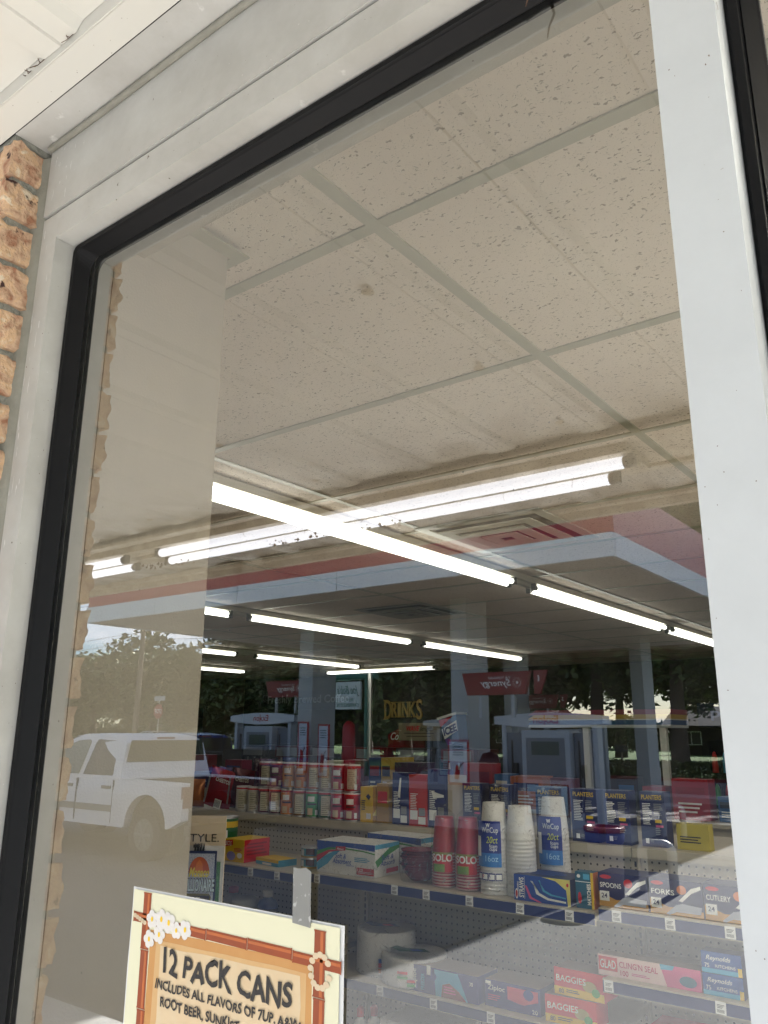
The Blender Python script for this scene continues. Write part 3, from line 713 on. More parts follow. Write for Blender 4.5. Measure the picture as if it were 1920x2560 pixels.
for k in range(16): blotch(b, (-1.02 + rs.random() ** 2 * .12, -.0519, rs.uniform(2.31, 2.40)), rs.uniform(.0006, .002), rs.uniform(.003, .014), chalk, 'y', k + 50)
for k in range(16): blotch(b, (rs.uniform(-1.0, -.3), -.0519, rs.uniform(2.30, 2.40)), rs.uniform(.0005, .0012), rs.uniform(.0005, .002), chalk, 'y', k + 90)
b.build('chalk_scuff', wf, kind='stuff')
b = MB()
for k in range(34): blotch(b, (rs.uniform(-.140, -.100), -.0505, rs.uniform(.9, 2.24)), rs.uniform(.0003, .0010), rs.uniform(.0004, .0012), speck, 'y', k)
for k in range(40): blotch(b, (rs.uniform(-1.0, -.2), -.0519 if k % 2 else -.0503, rs.uniform(2.30, 2.40) if k % 2 else rs.uniform(2.25, 2.286)), rs.uniform(.0003, .0010), rs.uniform(.0003, .0011), speck, 'y', k + 9)
for k in range(30): blotch(b, (-.9968, rs.uniform(-.048, -.02), rs.uniform(1.0, 2.2)), rs.uniform(.0004, .001), rs.uniform(.0004, .002), speck if k % 2 else chalk, 'x', k + 9)
b.build('fly_speck', wf, kind='stuff')
b = MB()
for k in range(34): blotch(b, (rs.uniform(-1.3, -.5), rs.uniform(-.143, -.106), 2.4122), rs.uniform(.0004, .0014), rs.uniform(.0004, .0012), speck, 'z', k)
for k in range(26):
    x = rs.uniform(-1.2, -.5); b.tube([(x, -.1475, 2.425), (x + rs.uniform(-.006, .006), -.150, 2.420), (x + rs.uniform(-.01, .01), -.152 - rs.uniform(0, .006), 2.414 + rs.uniform(0, .01))], .0006, speck, 4)
b.build('fly_speck', pf, kind='stuff')

# ================================================================== GONDOLA SHELVING
go = empty('shelving_unit', (-1.7, 2.6, 0), 'long cream store shelving run with perforated back and navy price strips facing the window', 'shelving')
BX = [-4.82, -3.60, -2.38, -1.16, 0.06, 1.28]
dk = 1.172
for i in range(5):
    b = MB(); b.box(BX[i] + .017, 2.445, 0.12, BX[i + 1] - .017, 2.452, dk - .032, peg_m); b.build('back_panel', go, (BX[i] + .017, 2.445, .12))
    go_c = bpy.data.objects[-1] if False else None
for o in list(go.children if hasattr(go, 'children') else []):
    if o.name.startswith('back_panel'): o.location = Vector(o['_org']) - go.location
for x in BX:
    b = MB(); b.box(x - .0165, 2.432, 0.0, x + .0165, 2.4445, dk - .033, cream)
    z = 0.14
    while z < dk - .06:
        b.box(x - .004, 2.4316, z, x + .004, 2.4325, z + .018, black); z += .0254
    b.build('upright', go)
for i in range(5):
    b = MB(); b.box(BX[i] + .002, 2.402, dk - .032, BX[i + 1] - .002, 2.935, dk, cream); b.build('top_deck', go, bevel=.002)
    b = MB(); b.box(BX[i] + .002, 1.95, 0.0, BX[i + 1] - .002, 2.43, .13, cream); b.build('base_deck', go, bevel=.003)
b = MB(); b.box(BX[0], 2.885, 0.0, BX[-1], 2.900, dk - .033, cream); b.build('rear_panel', go)
tagm = MB(); tagm.box(-.0145, -.0022, -.029, .0145, -.0008, .0035, tagw)
for q in range(3):
    tagm.box(-.010, -.0026, -.006 - q * .0035, .010 - q * .003, -.00215, -.0045 - q * .0035, ink)
for q in range(9):
    tagm.box(-.010 + q * .0023, -.0026, -.025, -.0090 + q * .0023, -.00215, -.0165, ink)
tag0 = None
def shelf(x0, x1, z, tags, front=2.025):
    global tag0
    b = MB(); b.box(x0 + .001, front + .012, z - .022, x1 - .001, 2.4305, z, cream)
    o = b.build('shelf', go, bevel=.0015)
    b = MB(); b.box(x0 + .001, front + .003, z - .037, x1 - .001, front + .0115, z + .002, cream)
    b.box(x0 + .002, front, z - .0335, x1 - .002, front + .0028, z - .0025, navy)
    b.build('price_channel', o)
    for tx in tags:
        l = (tx - go.location.x, front - go.location.y, z - .003 - go.location.z)
        if tag0 is None:
            tag0 = tagm.build('price_tag', o, (0, 0, 0)); tag0.location = l
        else:
            c = tag0.copy(); COL.objects.link(c); c.parent = o; c.location = l; c.rotation_euler.y = rnd.uniform(-.05, .05)
shelf(-3.58, -2.40, 1.006, (-2.675, -2.52, -2.415, -2.86, -3.1))
shelf(-2.355, -1.145, 1.018, (-2.30, -1.92, -1.78, -1.60, -1.405, -1.23))
shelf(-1.137, 0.04, 1.034, (-1.077, -.913, -.743, -.5, -.3), 2.032)
shelf(-3.58, -2.40, .70, (-2.9, -2.6))
shelf(-2.355, -1.145, .676, (-2.2, -1.985, -1.753, -1.527, -1.3))
shelf(-1.137, 0.04, .836, (-1.116, -.788, -.5), 2.032)
shelf(-2.355, -1.145, .36, (-2.1, -1.6))
shelf(-1.137, 0.04, .56, (-1.0, -.6))

# ================================================================== PRODUCTS
def decal(mb, face, w, h, d, items):
    off = .0005
    for it in items:
        k = it[0]; off += .00025
        if face == 'F': pt = lambda u, v: (-w / 2 + u * w, -off, v * h); ux = (1, 0, 0)
        elif face == 'R': pt = lambda u, v: (w / 2 + off, u * d, v * h); ux = (0, 1, 0)
        else: pt = lambda u, v: (-w / 2 + u * w, v * d, h + off); ux = (1, 0, 0)
        uy = (0, 1, 0) if face == 'T' else (0, 0, 1)
        W = w if face != 'R' else d; H = h if face != 'T' else d
        if k == 'r':
            _, a, b_, c, e, m = it; mb.add([pt(a, b_), pt(c, b_), pt(c, e), pt(a, e)], [(0, 1, 2, 3)], m)
        elif k == 'p':
            P = [pt(*q) for q in it[1]]; mb.add(P, [tuple(range(len(P)))], it[2])
        elif k == 'e':
            _, cu, cv, ru, rv, m = it; P = [pt(cu + ru * math.cos(t * math.pi / 10), cv + rv * math.sin(t * math.pi / 10)) for t in range(20)]
            mb.add(P, [tuple(range(20))], m)
        elif k == 't':
            s, u, v, wu, hv, m = it[1:7]; sh = it[7] if len(it) > 7 else 0; rot = it[8] if len(it) > 8 else 0
            if rot: mb.text(s, pt(u, v), wu * W, hv * H, m, ux=uy, uy=tuple(-c for c in ux), shear=sh, bold=.01)
            else: mb.text(s, pt(u, v), wu * W, hv * H, m, ux=ux, uy=uy, shear=sh, bold=.012)
        elif k == 'l':    # lines of small print
            _, a, b_, c, e, n, m = it
            for q in range(n):
                vv = e - (e - b_) * (q + .25) / n; ww = c - (c - a) * random.uniform(0, .35)
                mb.add([pt(a, vv), pt(ww, vv), pt(ww, vv + (e - b_) / n * .45), pt(a, vv + (e - b_) / n * .45)], [(0, 1, 2, 3)], m)
def carton(name, label, cat, loc, w, h, d, fm, sm=None, tm=None, F=(), Rr=(), T=(), rotz=0, group=None, wrap=False, pname='printed_face'):
    b = MB(); b.box(-w / 2, 0, 0, w / 2, d, h, fm, tm or fm, sm or fm)
    o = b.build(name, None, (0, 0, 0), label, cat, group, bevel=.0012); o.location = loc; o.rotation_euler.z = R(rotz)
    t1, p1 = MB(), MB()
    # one printed layer: panels and lettering go to two separate parts, drawn in order
    for face, its in (('F', F), ('R', Rr), ('T', T)):
        decal(p1, face, w, h, d, [i for i in its if i[0] != 't'])
        if any(i[0] == 't' for i in its):
            pad = [('r', 0, 0, 0, 0, whitep)] * 0
            o2 = [i for i in its if i[0] == 't']
            mbx = MB(); decal(mbx, face, w, h, d, o2)
            n_off = .00025 * (len([i for i in its if i[0] != 't']) + 1)
            ax = {'F': (0, -n_off, 0), 'R': (n_off, 0, 0), 'T': (0, 0, n_off)}[face]
            t1.v += [tuple(v[i] + ax[i] for i in range(3)) for v in mbx.v] if False else []
            base = len(t1.v); t1.v += [tuple(v[i] + ax[i] for i in range(3)) for v in mbx.v]
            for f, mi, s_ in zip(mbx.f, mbx.mi, mbx.sm):
                t1.f.append(tuple(base + k for k in f)); t1.mi.append(t1._m(mbx.mats[mi])); t1.sm.append(s_)
    if p1.v: q = p1.build(pname, o, (0, 0, 0))
    if t1.v: q = t1.build('lettering', o, (0, 0, 0))
    if wrap:
        b = MB(); e = .003; b.box(-w / 2 - e, -e, -.0002, w / 2 + e, d + e, h + e, wrap_m); b.build('plastic_wrap', o, (0, 0, 0))
    return o
S1, S1b, S2, S3b = 1.019, 1.035, .677, .837
yf = 2.075
nutr = lambda a, b, c, d: [('r', a, b, c, d, greyp), ('l', a + .02, b + .01, c - .02, d - .01, 9, whitep)]
# ---- left bay shelf
carton('steel_wool_pad_box', 'yellow box of soap pads with red side beside the lottery display', 'box', (-2.845, yf + .01, 1.007), .125, .092, .155, yellowp, redp, yellowp,
       F=[('p', [(0, .62), (.42, .74), (.42, .98), (0, .9)], redp), ('t', 'SOS', .05, .70, .32, .2, whitep, .3), ('e', .35, .25, .22, .2, M('lilac_print', '#8a86c8', .4)), ('e', .78, .3, .13, .12, whitep), ('l', .5, .42, .9, .6, 3, redp)],
       Rr=[('l', .1, .2, .9, .8, 4, M('dark_red_print', '#8f1218', .4))], rotz=0)
carton('sponge_pack', 'flat blue and yellow sponge pack lying on the shelf beside the soap pad box', 'sponge', (-2.66, yf + .03, 1.007), .155, .026, .10, cyanp, cyanp, yellowp, F=[('r', 0, .55, 1, 1, yellowp), ('r', .3, .1, .7, .4, whitep)], rotz=-7)
def can(name, label, loc, r, h, body, bands=(), lid=None, group=None, n=20, cat='can', texts=(), patch=()):
    b = MB(); b.lathe((0, 0, 0), [(0, 0), (r * .97, 0), (r, .002), (r, h - .003)], body, n)
    o = b.build(name, None, (0, 0, 0), label, cat, group); o.location = loc
    b = MB()
    for z0, z1, m in bands: b.lathe((0, 0, 0), [(r + .0004, z0 * h), (r + .0004, z1 * h)], m, n)
    for a, da, z0, z1, m in patch: b.lathe((0, 0, 0), [(r + .0008, z0 * h), (r + .0008, z1 * h)], m, 8, a - da, a + da)
    if b.v: b.build('label', o, (0, 0, 0))
    if texts:
        b = MB()
        for s, a, z0, w_, h_, m in texts: b.btext(s, (0, 0, 0), r + .0013, a, z0 * h, w_, h_, m, bold=.01)
        b.build('lettering', o, (0, 0, 0))
    b = MB(); b.lathe((0, 0, 0), [(r * 1.02, h - .004), (r * 1.02, h + .002), (r * .9, h + .0022), (r * .88, h - .001), (0, h - .001)], lid or silver, n); b.build('lid', o, (0, 0, 0))
    return o
FA = -55   # the side of a can that faces the window
fish = M('teal_can_label', '#4c9aa6', .35)
for k in range(2):
    can('tuna_can', ('upper' if k else 'lower') + ' of two small teal fish cans stacked behind the grey tape', (-2.425, yf + .05, 1.020 + k * .041), .0425, .0385, fish, [(.0, .18, M('gold_print', '#b99a4a', .4))], patch=[(FA, 24, .3, .9, M('brown_print', '#5a3b28', .4)), (FA - 50, 12, .2, .8, whitep)], group='stacked fish cans')
    bpy.context.view_layer.update()
# coffee tin on left bay
ct = can('coffee_can', 'large green coffee can with yellow top band at the far left of the shelf', (-3.05, 2.20, 1.007), .068, .165, M('green_can', '#1f6b34', .35), [(.74, .9, yellowp)], silver, patch=[(FA, 25, .25, .65, redp), (FA, 30, .22, .68, whitep)][::-1])
# ---- napkins
nap = lambda: [('p', [(0, 1), (1, 1), (1, .80), (.75, .84), (.45, .86), (.2, .74), (0, .55)], bluep), ('p', [(0, .66), (.2, .80), (.45, .84), (.8, .80), (1, .74), (1, .70), (.8, .76), (.45, .79), (.2, .72), (0, .46)], greenp),
               ('p', [(0, .52), (.2, .72), (.45, .78), (.45, .74), (.22, .66), (.0, .3)], redp), ('p', [(0, .28), (.14, .52), (.3, .7), (.42, .74), (.3, .55), (.2, .3), (.02, .05)], cyanp),
               ('p', [(.33, .72), (.50, .75), (.51, .88), (.34, .86)], redp), ('r', .70, .06, .99, .27, redp),
               ('t', 'Preset', .36, .755, .12, .07, whitep, .3), ('t', 'Soft &', .33, .50, .19, .15, bluep, .25), ('t', 'Absorbent', .29, .33, .32, .16, bluep, .25), ('t', 'napkins', .52, .27, .14, .06, bluep, .3), ('t', '120', .72, .165, .09, .085, whitep), ('l', .66, .40, .92, .56, 3, cyanp), ('l', .72, .08, .96, .15, 2, whitep)]
napR = [('r', 0, .86, 1, 1, cyanp), ('p', [(0, .5), (.6, .86), (1, .9), (1, .8), (.5, .62), (.1, .3)], greenp), ('t', 'Soft &', .25, .5, .5, .15, bluep, .25), ('t', 'Absorb', .2, .33, .6, .15, bluep, .25), ('r', .45, .08, .95, .22, redp)]
carton('napkin_pack', 'front white napkin pack with blue green and red swoosh on the middle shelf', 'napkins', (-2.20, yf, S1), .285, .118, .17, whitep, whitep, whitep, F=nap(), Rr=napR, wrap=True, rotz=3, group='napkin packs')
carton('napkin_pack', 'rear napkin pack half hidden behind the front napkin pack', 'napkins', (-2.10, yf + .185, S1), .285, .135, .15, whitep, whitep, whitep, F=nap(), Rr=napR, wrap=True, rotz=-4, group='napkin packs')
# ---- bag of red bowls
maroon = M('dark_red_plastic', '#7d1424', .25)
b = MB()
for k in range(9):
    z = .004 + k * .0085
    b.lathe((0.006 * math.sin(k * 2.1), 0.004 * math.cos(k * 1.7), z), [(.035, .0), (.058, .022), (.066, .038), (.069, .0385), (.069, .0405), (.064, .039), (.056, .024), (.032, .003), (0, .003)], maroon, 22)
o = b.build('bowl_stack', None, (0, 0, 0), 'clear bag of dark red plastic bowls between the napkins and the red cups', 'bowls'); o.location = (-1.895, yf + .075, S1)
b = MB(); b.lathe((0, 0, 0), [(.02, .001), (.072, .004), (.079, .06), (.076, .10), (.05, .125), (.02, .132), (.012, .15)], wrap_m, 20, wob=lambda t, z: .10 * mnoise.noise(Vector((math.cos(t) * 2, math.sin(t) * 2, z * 30)))); b.build('plastic_bag', o, (0, 0, 0))
# ---- red party cups
def cupstack(loc, h, r, cm, label, lab):
    b = MB(); n = 22
    # inverted nest: smooth top cup, stacked rims below
    b.lathe((0, 0, 0), [(r * .97, h * .50), (r * .90, h * .60), (r * .74, h * .97), (r * .70, h), (0, h)], cm, n)
    o = b.build('cup_stack', None, (0, 0, 0), label, 'cups', 'stacks of red party cups'); o.location = loc
    z = .002
    while z < h * .50:
        b = MB(); b.lathe((0, 0, 0), [(r * .93, z), (r * 1.0, z), (r * 1.02, z + .0022), (r * 1.0, z + .0044), (r * .93, z + .0048)], M('cup_rim_pale', '#d8b8ae', .4), n)
        b.lathe((0, 0, 0), [(r * .935, z + .0046), (r * .935, z + .0102)], cm, n); b.build('cup_rim', o, (0, 0, 0)); z += .0100
    if lab:
        b = MB(); b.lathe((0, 0, 0), [(r * 1.04, h * .22), (r * 1.05, h * .50)], redp, 12, -118, -22); b.lathe((0, 0, 0), [(r * 1.06, h * .465), (r * 1.06, h * .50)], M('olive_print', '#8c8c3a', .4), 12, -118, -22)
        b.lathe((0, 0, 0), [(r * 1.06, h * .225), (r * 1.06, h * .335)], M('lime_print', '#7da03c', .4), 10, -112, -58)
        b.build('label', o, (0, 0, 0))
        b = MB(); b.btext('SOLO', (0, 0, 0), r * 1.075, -70, h * .37, .082, .026, whitep, bold=.03); b.build('lettering', o, (0, 0, 0))
    b = MB(); b.lathe((0, 0, 0), [(r * 1.08, .001), (r * 1.10, h * .5), (r * .98, h * .8), (r * .84, h * 1.03), (r * .5, h * 1.09), (r * .25, h * 1.13), (r * .4, h * 1.18)], wrap_m, 20, wob=lambda t, z: .07 * mnoise.noise(Vector((math.cos(t) * 3, math.sin(t) * 3, z * 26)))); b.build('plastic_sleeve', o, (0, 0, 0))
    return o
cupstack((-1.765, yf + .05, S1), .240, .0475, M('red_cup_plastic', '#a3121c', .3), 'left stack of deep red party cups with a printed label band', True)
cupstack((-1.664, yf + .052, S1), .243, .0475, M('pink_red_cup_plastic', '#b0344a', .3), 'right stack of pinkish red party cups beside the foam cups', True)
# ---- foam cups
foam = M('white_foam', (0.86, 0.85, 0.83), .7, nz=(160, .08))
def foamstack(loc, h, r, label, front):
    b = MB(); prof = []; z = 0; n = 24; k = 0
    while z < h * .62:
        prof += [(r * (1 - .004 * k), z), (r * (1.012 - .004 * k), z + .006), (r * (.985 - .004 * k), z + .0125)]; z += .0128; k += 1
    prof += [(r * .93, z + .005), (r * .74, h - .004), (r * .72, h), (0, h)]
    b.lathe((0, 0, 0), prof, foam, n)
    o = b.build('foam_cup_stack', None, (0, 0, 0), label, 'cups', 'stacks of white foam cups'); o.location = loc
    b = MB(); b.lathe((0, 0, 0), [(r * 1.05, .001), (r * 1.07, h * .5), (r * .98, h * .8), (r * .84, h * 1.03), (r * .9, h * 1.09), (r * .55, h * 1.15), (r * .8, h * 1.21)], wrap_m, 22, wob=lambda t, z: .09 * mnoise.noise(Vector((math.cos(t) * 3, math.sin(t) * 3, z * 22)))); b.build('plastic_sleeve', o, (0, 0, 0))
    if front:
        a0, a1 = -140, -38
        rr = lambda q: r * q
        b = MB(); b.lathe((0, 0, 0), [(rr(1.09), h * .30), (rr(1.10), h * .45)], M('mid_blue_print', '#2f78c4', .4), 14, a0, a1)
        b.lathe((0, 0, 0), [(rr(1.10), h * .45), (rr(1.09), h * .68), (rr(1.04), h * .78), (rr(1.0), h * .80)], M('deep_blue_print', '#1a2f86', .4), 14, a0, a1)
        b.lathe((0, 0, 0), [(rr(1.12), h * .41), (rr(1.11), h * .63)], foam, 5, a0 + 2, a0 + 26)
        for q in range(4): b.lathe((0, 0, 0), [(rr(1.09), h * .155), (rr(1.09), h * .235)], M('deep_blue_print', '#1a2f86'), 4, a0 + 5 + q * 25, a0 + 28 + q * 25); b.lathe((0, 0, 0), [(rr(1.10), h * .165), (rr(1.10), h * .222)], whitep, 3, a0 + 7 + q * 25, a0 + 26 + q * 25)
        b.build('label', o, (0, 0, 0))
        b = MB(); C0 = (0, 0, 0)
        b.btext('W', C0, rr(1.10), -84, h * .735, .016, .013, whitep, bold=.05); b.btext('WinCup', C0, rr(1.115), -78, h * .655, .062, .024, whitep)
        b.btext('20ct', C0, rr(1.125), -70, h * .56, .042, .022, M('yellow_green_print', '#cfd84a', .4), shear=.2); b.btext('foam', C0, rr(1.125), -66, h * .51, .028, .012, whitep); b.btext('cups', C0, rr(1.125), -66, h * .465, .026, .012, whitep)
        b.btext('16oz', C0, rr(1.125), -72, h * .36, .046, .02, M('pale_blue_print', '#a8cfee', .4))
        b.btext('S', C0, rr(1.115), -132, h * .185, .008, .010, bluep); b.btext('o', C0, rr(1.115), -106, h * .185, .008, .010, redp); b.btext('A', C0, rr(1.115), -81, h * .185, .008, .010, bluep)
        b.build('lettering', o, (0, 0, 0))
    return o
foamstack((-1.555, yf + .055, S1), .300, .0535, 'left stack of tall white foam cups carrying the blue twenty count label', True)
foamstack((-1.462, yf + .075, S1), .292, .0535, 'middle plain stack of white foam cups in crumpled wrap', False)
foamstack((-1.392, yf + .20, S1), .318, .0535, 'right rear stack of foam cups standing just behind the straw box', True)
# ---- straws, matches, cutlery
carton('straw_box', 'blue and yellow box of flexible straws lying in front of the foam cups', 'box', (-1.345, yf - .01, S1), .205, .080, .14, M('royal_blue_print', '#17479c', .4), navyp, navyp,
       F=[('p', [(.95, .0), (1, 0), (1, 1), (.5, 1), (.75, .9), (.93, .6)], M('pale_yellow_print', '#e3d873', .4)), ('p', [(.30, .80), (.345, .80), (.40, .32), (.60, .14), (.92, .10), (.92, .17), (.62, .22), (.46, .38)], whitep), ('p', [(.45, .86), (.48, .86), (.52, .45), (.66, .32), (.92, .27), (.92, .32), (.68, .38), (.56, .5)], cyanp), ('p', [(.2, .6), (.235, .6), (.32, .18), (.5, .02), (.46, .0), (.28, .12)], pinkp), ('e', .05, .25, .028, .2, whitep), ('e', .05, .25, .018, .14, redp),
          ('r', .195, .08, .201, .95, whitep), ('t', 'STRAWS', .185, .1, .26 * .9, .85, whitep, 0, 1) if False else ('r', .196, .08, .2, .95, whitep), ('e', .96, .80, .02, .07, redp)],
       T=[('l', .1, .2, .9, .8, 4, bluep)])
def vtext(o, s, x, z0, length, height, m, y=-.0032):
    b = MB(); b.text(s, (x, y, z0), length, height, m, ux=(0, 0, 1), uy=(-1, 0, 0), bold=.03); b.build('lettering', o, (0, 0, 0))
sb = [o for o in bpy.data.objects if o.name.startswith('straw_box')][0]
vtext(sb, 'STRAWS', -.064, .010, .062, .018, whitep); vtext(sb, 'FLEXIBLE', -.084, .028, .030, .005, whitep)
teal = M('teal_print', '#20627a', .4)
mb_ = carton('match_box', 'tall teal box of matches with orange edge beside the straw box', 'box', (-1.197, yf, S1), .062, .108, .045, teal, orangep, teal,
             F=[('r', 0, .72, 1, .74, whitep), ('e', .20, .88, .1, .05, whitep), ('r', .45, .8, .8, .95, cyanp), ('e', .22, .28, .1, .16, redp), ('r', .86, 0, 1, 1, yellowp)])
vtext(mb_, 'MATCHES', .022, .012, .062, .013, whitep)
def cutlery(x, word, label, w_=.158):
    return carton('cutlery_box', label, 'box', (x, yf, S1b), w_, .098, .11, navyp, navyp, navyp, group='boxes of plastic cutlery',
       F=[('p', [(0, 0), (1, 0), (1, .18), (.6, .24), (.35, .22), (0, .42)], M('tan_print', '#c9963e', .4)), ('p', [(.02, .16), (.22, .16), (.22, .45), (.02, .45)], whitep), ('p', [(.3, .02), (.5, .3), (.62, .35), (.98, .3), (.95, .1), (.5, .1), (.36, .0)], M('pale_grey_print', '#b8bcc8', .4)),
          ('p', [(.55, .42), (.8, .8), (.98, .9), (.98, .8), (.8, .66), (.62, .4)], whitep), ('e', .16, .88, .12, .06, redp), ('e', .62, .74, .09, .13, redp if word == 'SPOONS' else orangep), ('t', word, .04, .56, .44, .15, whitep), ('t', '24', .06, .25, .12, .14, navyp)])
cutlery(-1.070, 'SPOONS', 'navy box of plastic spoons next to the matches')
cutlery(-0.905, 'FORKS', 'navy box of plastic forks between the spoons and the mixed cutlery')
cutlery(-0.742, 'CUTLERY', 'navy box of mixed plastic cutlery at the mullion end')
cutlery(-0.575, 'KNIVES', 'navy box of plastic knives hidden behind the mullion') if False else None
# ---- lower shelf
pl = M('white_foam_plate', (0.74, 0.73, 0.70), .75, nz=(120, .15))
def plates(loc, r, h, label, green):
    b = MB(); z = 0; prof = [(0, 0), (r * .7, 0)]
    while z < h: prof += [(r, z + .004), (r * .992, z + .0065)]; z += .0075
    prof += [(r * .97, h + .006), (r * .70, h - .004), (0, h - .004)]
    b.lathe((0, 0, 0), prof, pl, 28); o = b.build('plate_stack', None, (0, 0, 0), label, 'plates', 'wrapped foam plates'); o.location = loc
    b = MB(); b.lathe((0, 0, 0), [(r * 1.02, .0), (r * 1.035, h * .5), (r * 1.0, h + .012), (r * .6, h + .016), (0, h + .012)], wrap_m, 28, wob=lambda t, z: .02 * mnoise.noise(Vector((math.cos(t) * 4, math.sin(t) * 4, z * 20)))); b.build('plastic_wrap', o, (0, 0, 0))
    b = MB()
    c1 = greenp if green else navyp
    b.add([(x_ * r, y_ * r, h + .019 + .004 * (i % 2)) for i, (x_, y_) in enumerate(((-.6, -.1), (-.5, -.5), (-.1, -.62), (.4, -.5), (.7, -.15), (.4, -.05), (0, -.2)))], [tuple(range(7))], M('dark_green_print', '#14563f', .35) if green else c1)
    b.add([(x_ * r, y_ * r, h + .024) for x_, y_ in ((.1, -.4), (.3, -.5), (.55, -.3), (.3, -.25))], [(0, 1, 2, 3)], redp if not green else bluep)
    for (a, z0, m) in (((-75, .55, redp), (-75, .38, greenp), (-58, .12, greenp), (-58, .27, redp)) if green else ((-58, .25, redp), (-58, .12, orangep), (-58, .35, bluep))):
        b.lathe((0, 0, 0), [(r * 1.04, h * z0), (r * 1.04, h * (z0 + .10))], m, 4, a - 9, a + 9)
    b.build('label', o, (0, 0, 0)); return o
plates((-2.09, 2.20, S2), .115, .145, 'taller wrapped stack of white foam plates with a navy label, left on the lower shelf', False)
plates((-1.925, 2.155, S2), .122, .09, 'shorter wrapped stack of foam plates with dark green label on the lower shelf', True)
indigo = M('indigo_print', '#2c2f7c', .4)
z1 = carton('freezer_bag_box', 'indigo box of large freezer bags lying beside the foam plates', 'box', (-1.735, yf - .02, S2), .285, .085, .135, indigo, indigo, M('cardboard_top', '#8d7b6a', .6),
       F=[('p', [(.40, 0), (.38, .95), (.72, .95), (.80, .4), (.86, 0)], cyanp), ('p', [(.48, .0), (.50, .45), (.6, .55), (.74, .3), (.84, .0)], M('meat_red_print', '#8f3b30', .4)), ('e', .36, .68, .05, .16, M('deep_blue_print', '#1a2f86')), ('l', .27, .1, .33, .9, 1, whitep), ('t', '30', .885, .62, .05, .14, whitep), ('r', .01, .08, .035, .35, whitep), ('l', .52, .1, .7, .4, 3, pinkp)])
vtext(z1, 'Ziploc', -.105, .010, .062, .020, whitep); vtext(z1, 'FREEZER', -.075, .010, .052, .014, cyanp)
carton('freezer_bag_box', 'indigo box of small storage bags with pink panel, right of the large freezer bags', 'box', (-1.475, yf + .0, S2), .205, .080, .14, indigo, indigo, M('cardboard_top', '#8d7b6a'),
       F=[('r', .42, .30, .97, .88, M('coral_print', '#d4506a', .4)), ('e', .80, .70, .09, .2, M('deep_blue_print', '#1a2f86')), ('p', [(.42, .0), (.42, .4), (.7, .28), (.97, .5), (1, .0)], indigo), ('t', 'Ziploc', .06, .58, .32, .24, whitep), ('t', '20', .86, .06, .1, .15, whitep), ('l', .06, .2, .3, .44, 3, pinkp), ('r', .02, .84, .12, .95, whitep)])
def baggies(loc, label, rz=0):
    return carton('sandwich_bag_box', label, 'box', loc, .170, .078, .10, redp, redp, M('cardboard_top', '#8d7b6a'), group='stacked sandwich bag boxes', rotz=rz,
       F=[('r', 0, 0, 1, .30, yellowp), ('e', .72, .48, .14, .2, M('sandwich_print', '#a89a5a', .5)), ('e', .84, .3, .08, .16, greenp), ('t', 'BAGGIES', .05, .50, .60, .24, whitep), ('t', '80', .10, .07, .1, .17, ink), ('l', .25, .08, .55, .22, 2, ink)])
baggies((-1.265, yf - .035, .63 - .001), 'lower red and yellow sandwich bag box at the end of the lower shelf', 2) if False else None
baggies((-1.262, yf - .01, S2), 'lower red and yellow sandwich bag box of the pair', 3)
baggies((-1.235, yf + .0, S2 + .0795), 'upper red and yellow sandwich bag box of the pair', -2)
carton('cling_film_box', 'long pink and white box of cling film on the right bay shelf', 'box', (-1.008, yf, S3b), .315, .058, .06, M('pale_pink_print', '#e8c9c4', .4), pinkp, M('cardboard_top', '#8d7b6a'),
       F=[('p', [(.68, 0), (.62, 1), (1, 1), (1, 0)], pinkp), ('p', [(.63, .75), (.62, 1), (.76, 1), (.74, .8)], cyanp), ('r', .01, .25, .20, .92, redp), ('e', .88, .38, .08, .25, M('teal_print', '#20627a')), ('t', 'GLAD', .025, .36, .16, .42, whitep), ('t', "CLING'N SEAL", .22, .50, .38, .30, M('raspberry_print', '#c03058', .4)), ('t', '100', .23, .12, .08, .26, M('raspberry_print', '#c03058')), ('l', .34, .15, .52, .3, 2, pinkp)])
fo = lambda loc, label: carton('foil_box', label, 'box', loc, .112, .056, .055, M('foil_blue_print', '#1c4f9c', .3), navyp, navyp, group='blue foil boxes',
       F=[('r', 0, 0, 1, .22, cyanp), ('t', 'Reynolds', .12, .55, .62, .28, whitep, .3), ('r', .9, 0, 1, .4, yellowp), ('t', '75', .08, .25, .12, .2, whitep), ('t', 'KITCHENS', .35, .3, .5, .14, whitep)])
fo((-.790, yf, S3b), 'lower blue foil box next to the mullion'); fo((-.790, yf + .002, S3b + .0575), 'upper blue foil box next to the mullion')
b = MB(); b.lathe((0, 0, 0), [(0, 0), (.028, 0), (.030, .01), (.030, .12), (.022, .15), (.012, .16), (.012, .17)], whitep, 16)
o = b.build('spray_bottle', None, (0, 0, 0), 'left white bottle with a red cap below the plate stacks', 'bottle', 'red capped bottles'); o.location = (-2.15, 2.12, .361)
b = MB(); b.lathe((0, 0, 0), [(.014, .165), (.015, .19), (.009, .20), (0, .20)], redp, 14); b.build('cap', o, (0, 0, 0))
b = MB(); b.lathe((0, 0, 0), [(.0303, .03), (.0303, .10)], redp, 16); b.build('label', o, (0, 0, 0))
clone(o, (-2.085, 2.12, .376), 'right white bottle with a red cap below the plate stacks')
carton('tissue_bundle', 'white plastic bundle of paper goods on the bottom shelf', 'paper goods', (-1.86, 2.06, .361), .30, .20, .2, M('white_plastic_film', '#d6d4d2', .35), F=[('r', .1, .75, .5, .9, greyp), ('l', .15, .4, .5, .7, 4, greyp), ('r', .7, .8, .85, .95, orangep)], wrap=True)
carton('tissue_bundle', 'red package on the bottom shelf of the right bay', 'box', (-.93, 2.06, .561), .19, .155, .16, redp, F=[('r', .3, .5, .95, .8, M('dark_red_print', '#8f1218')), ('l', .1, .2, .8, .5, 3, whitep)])
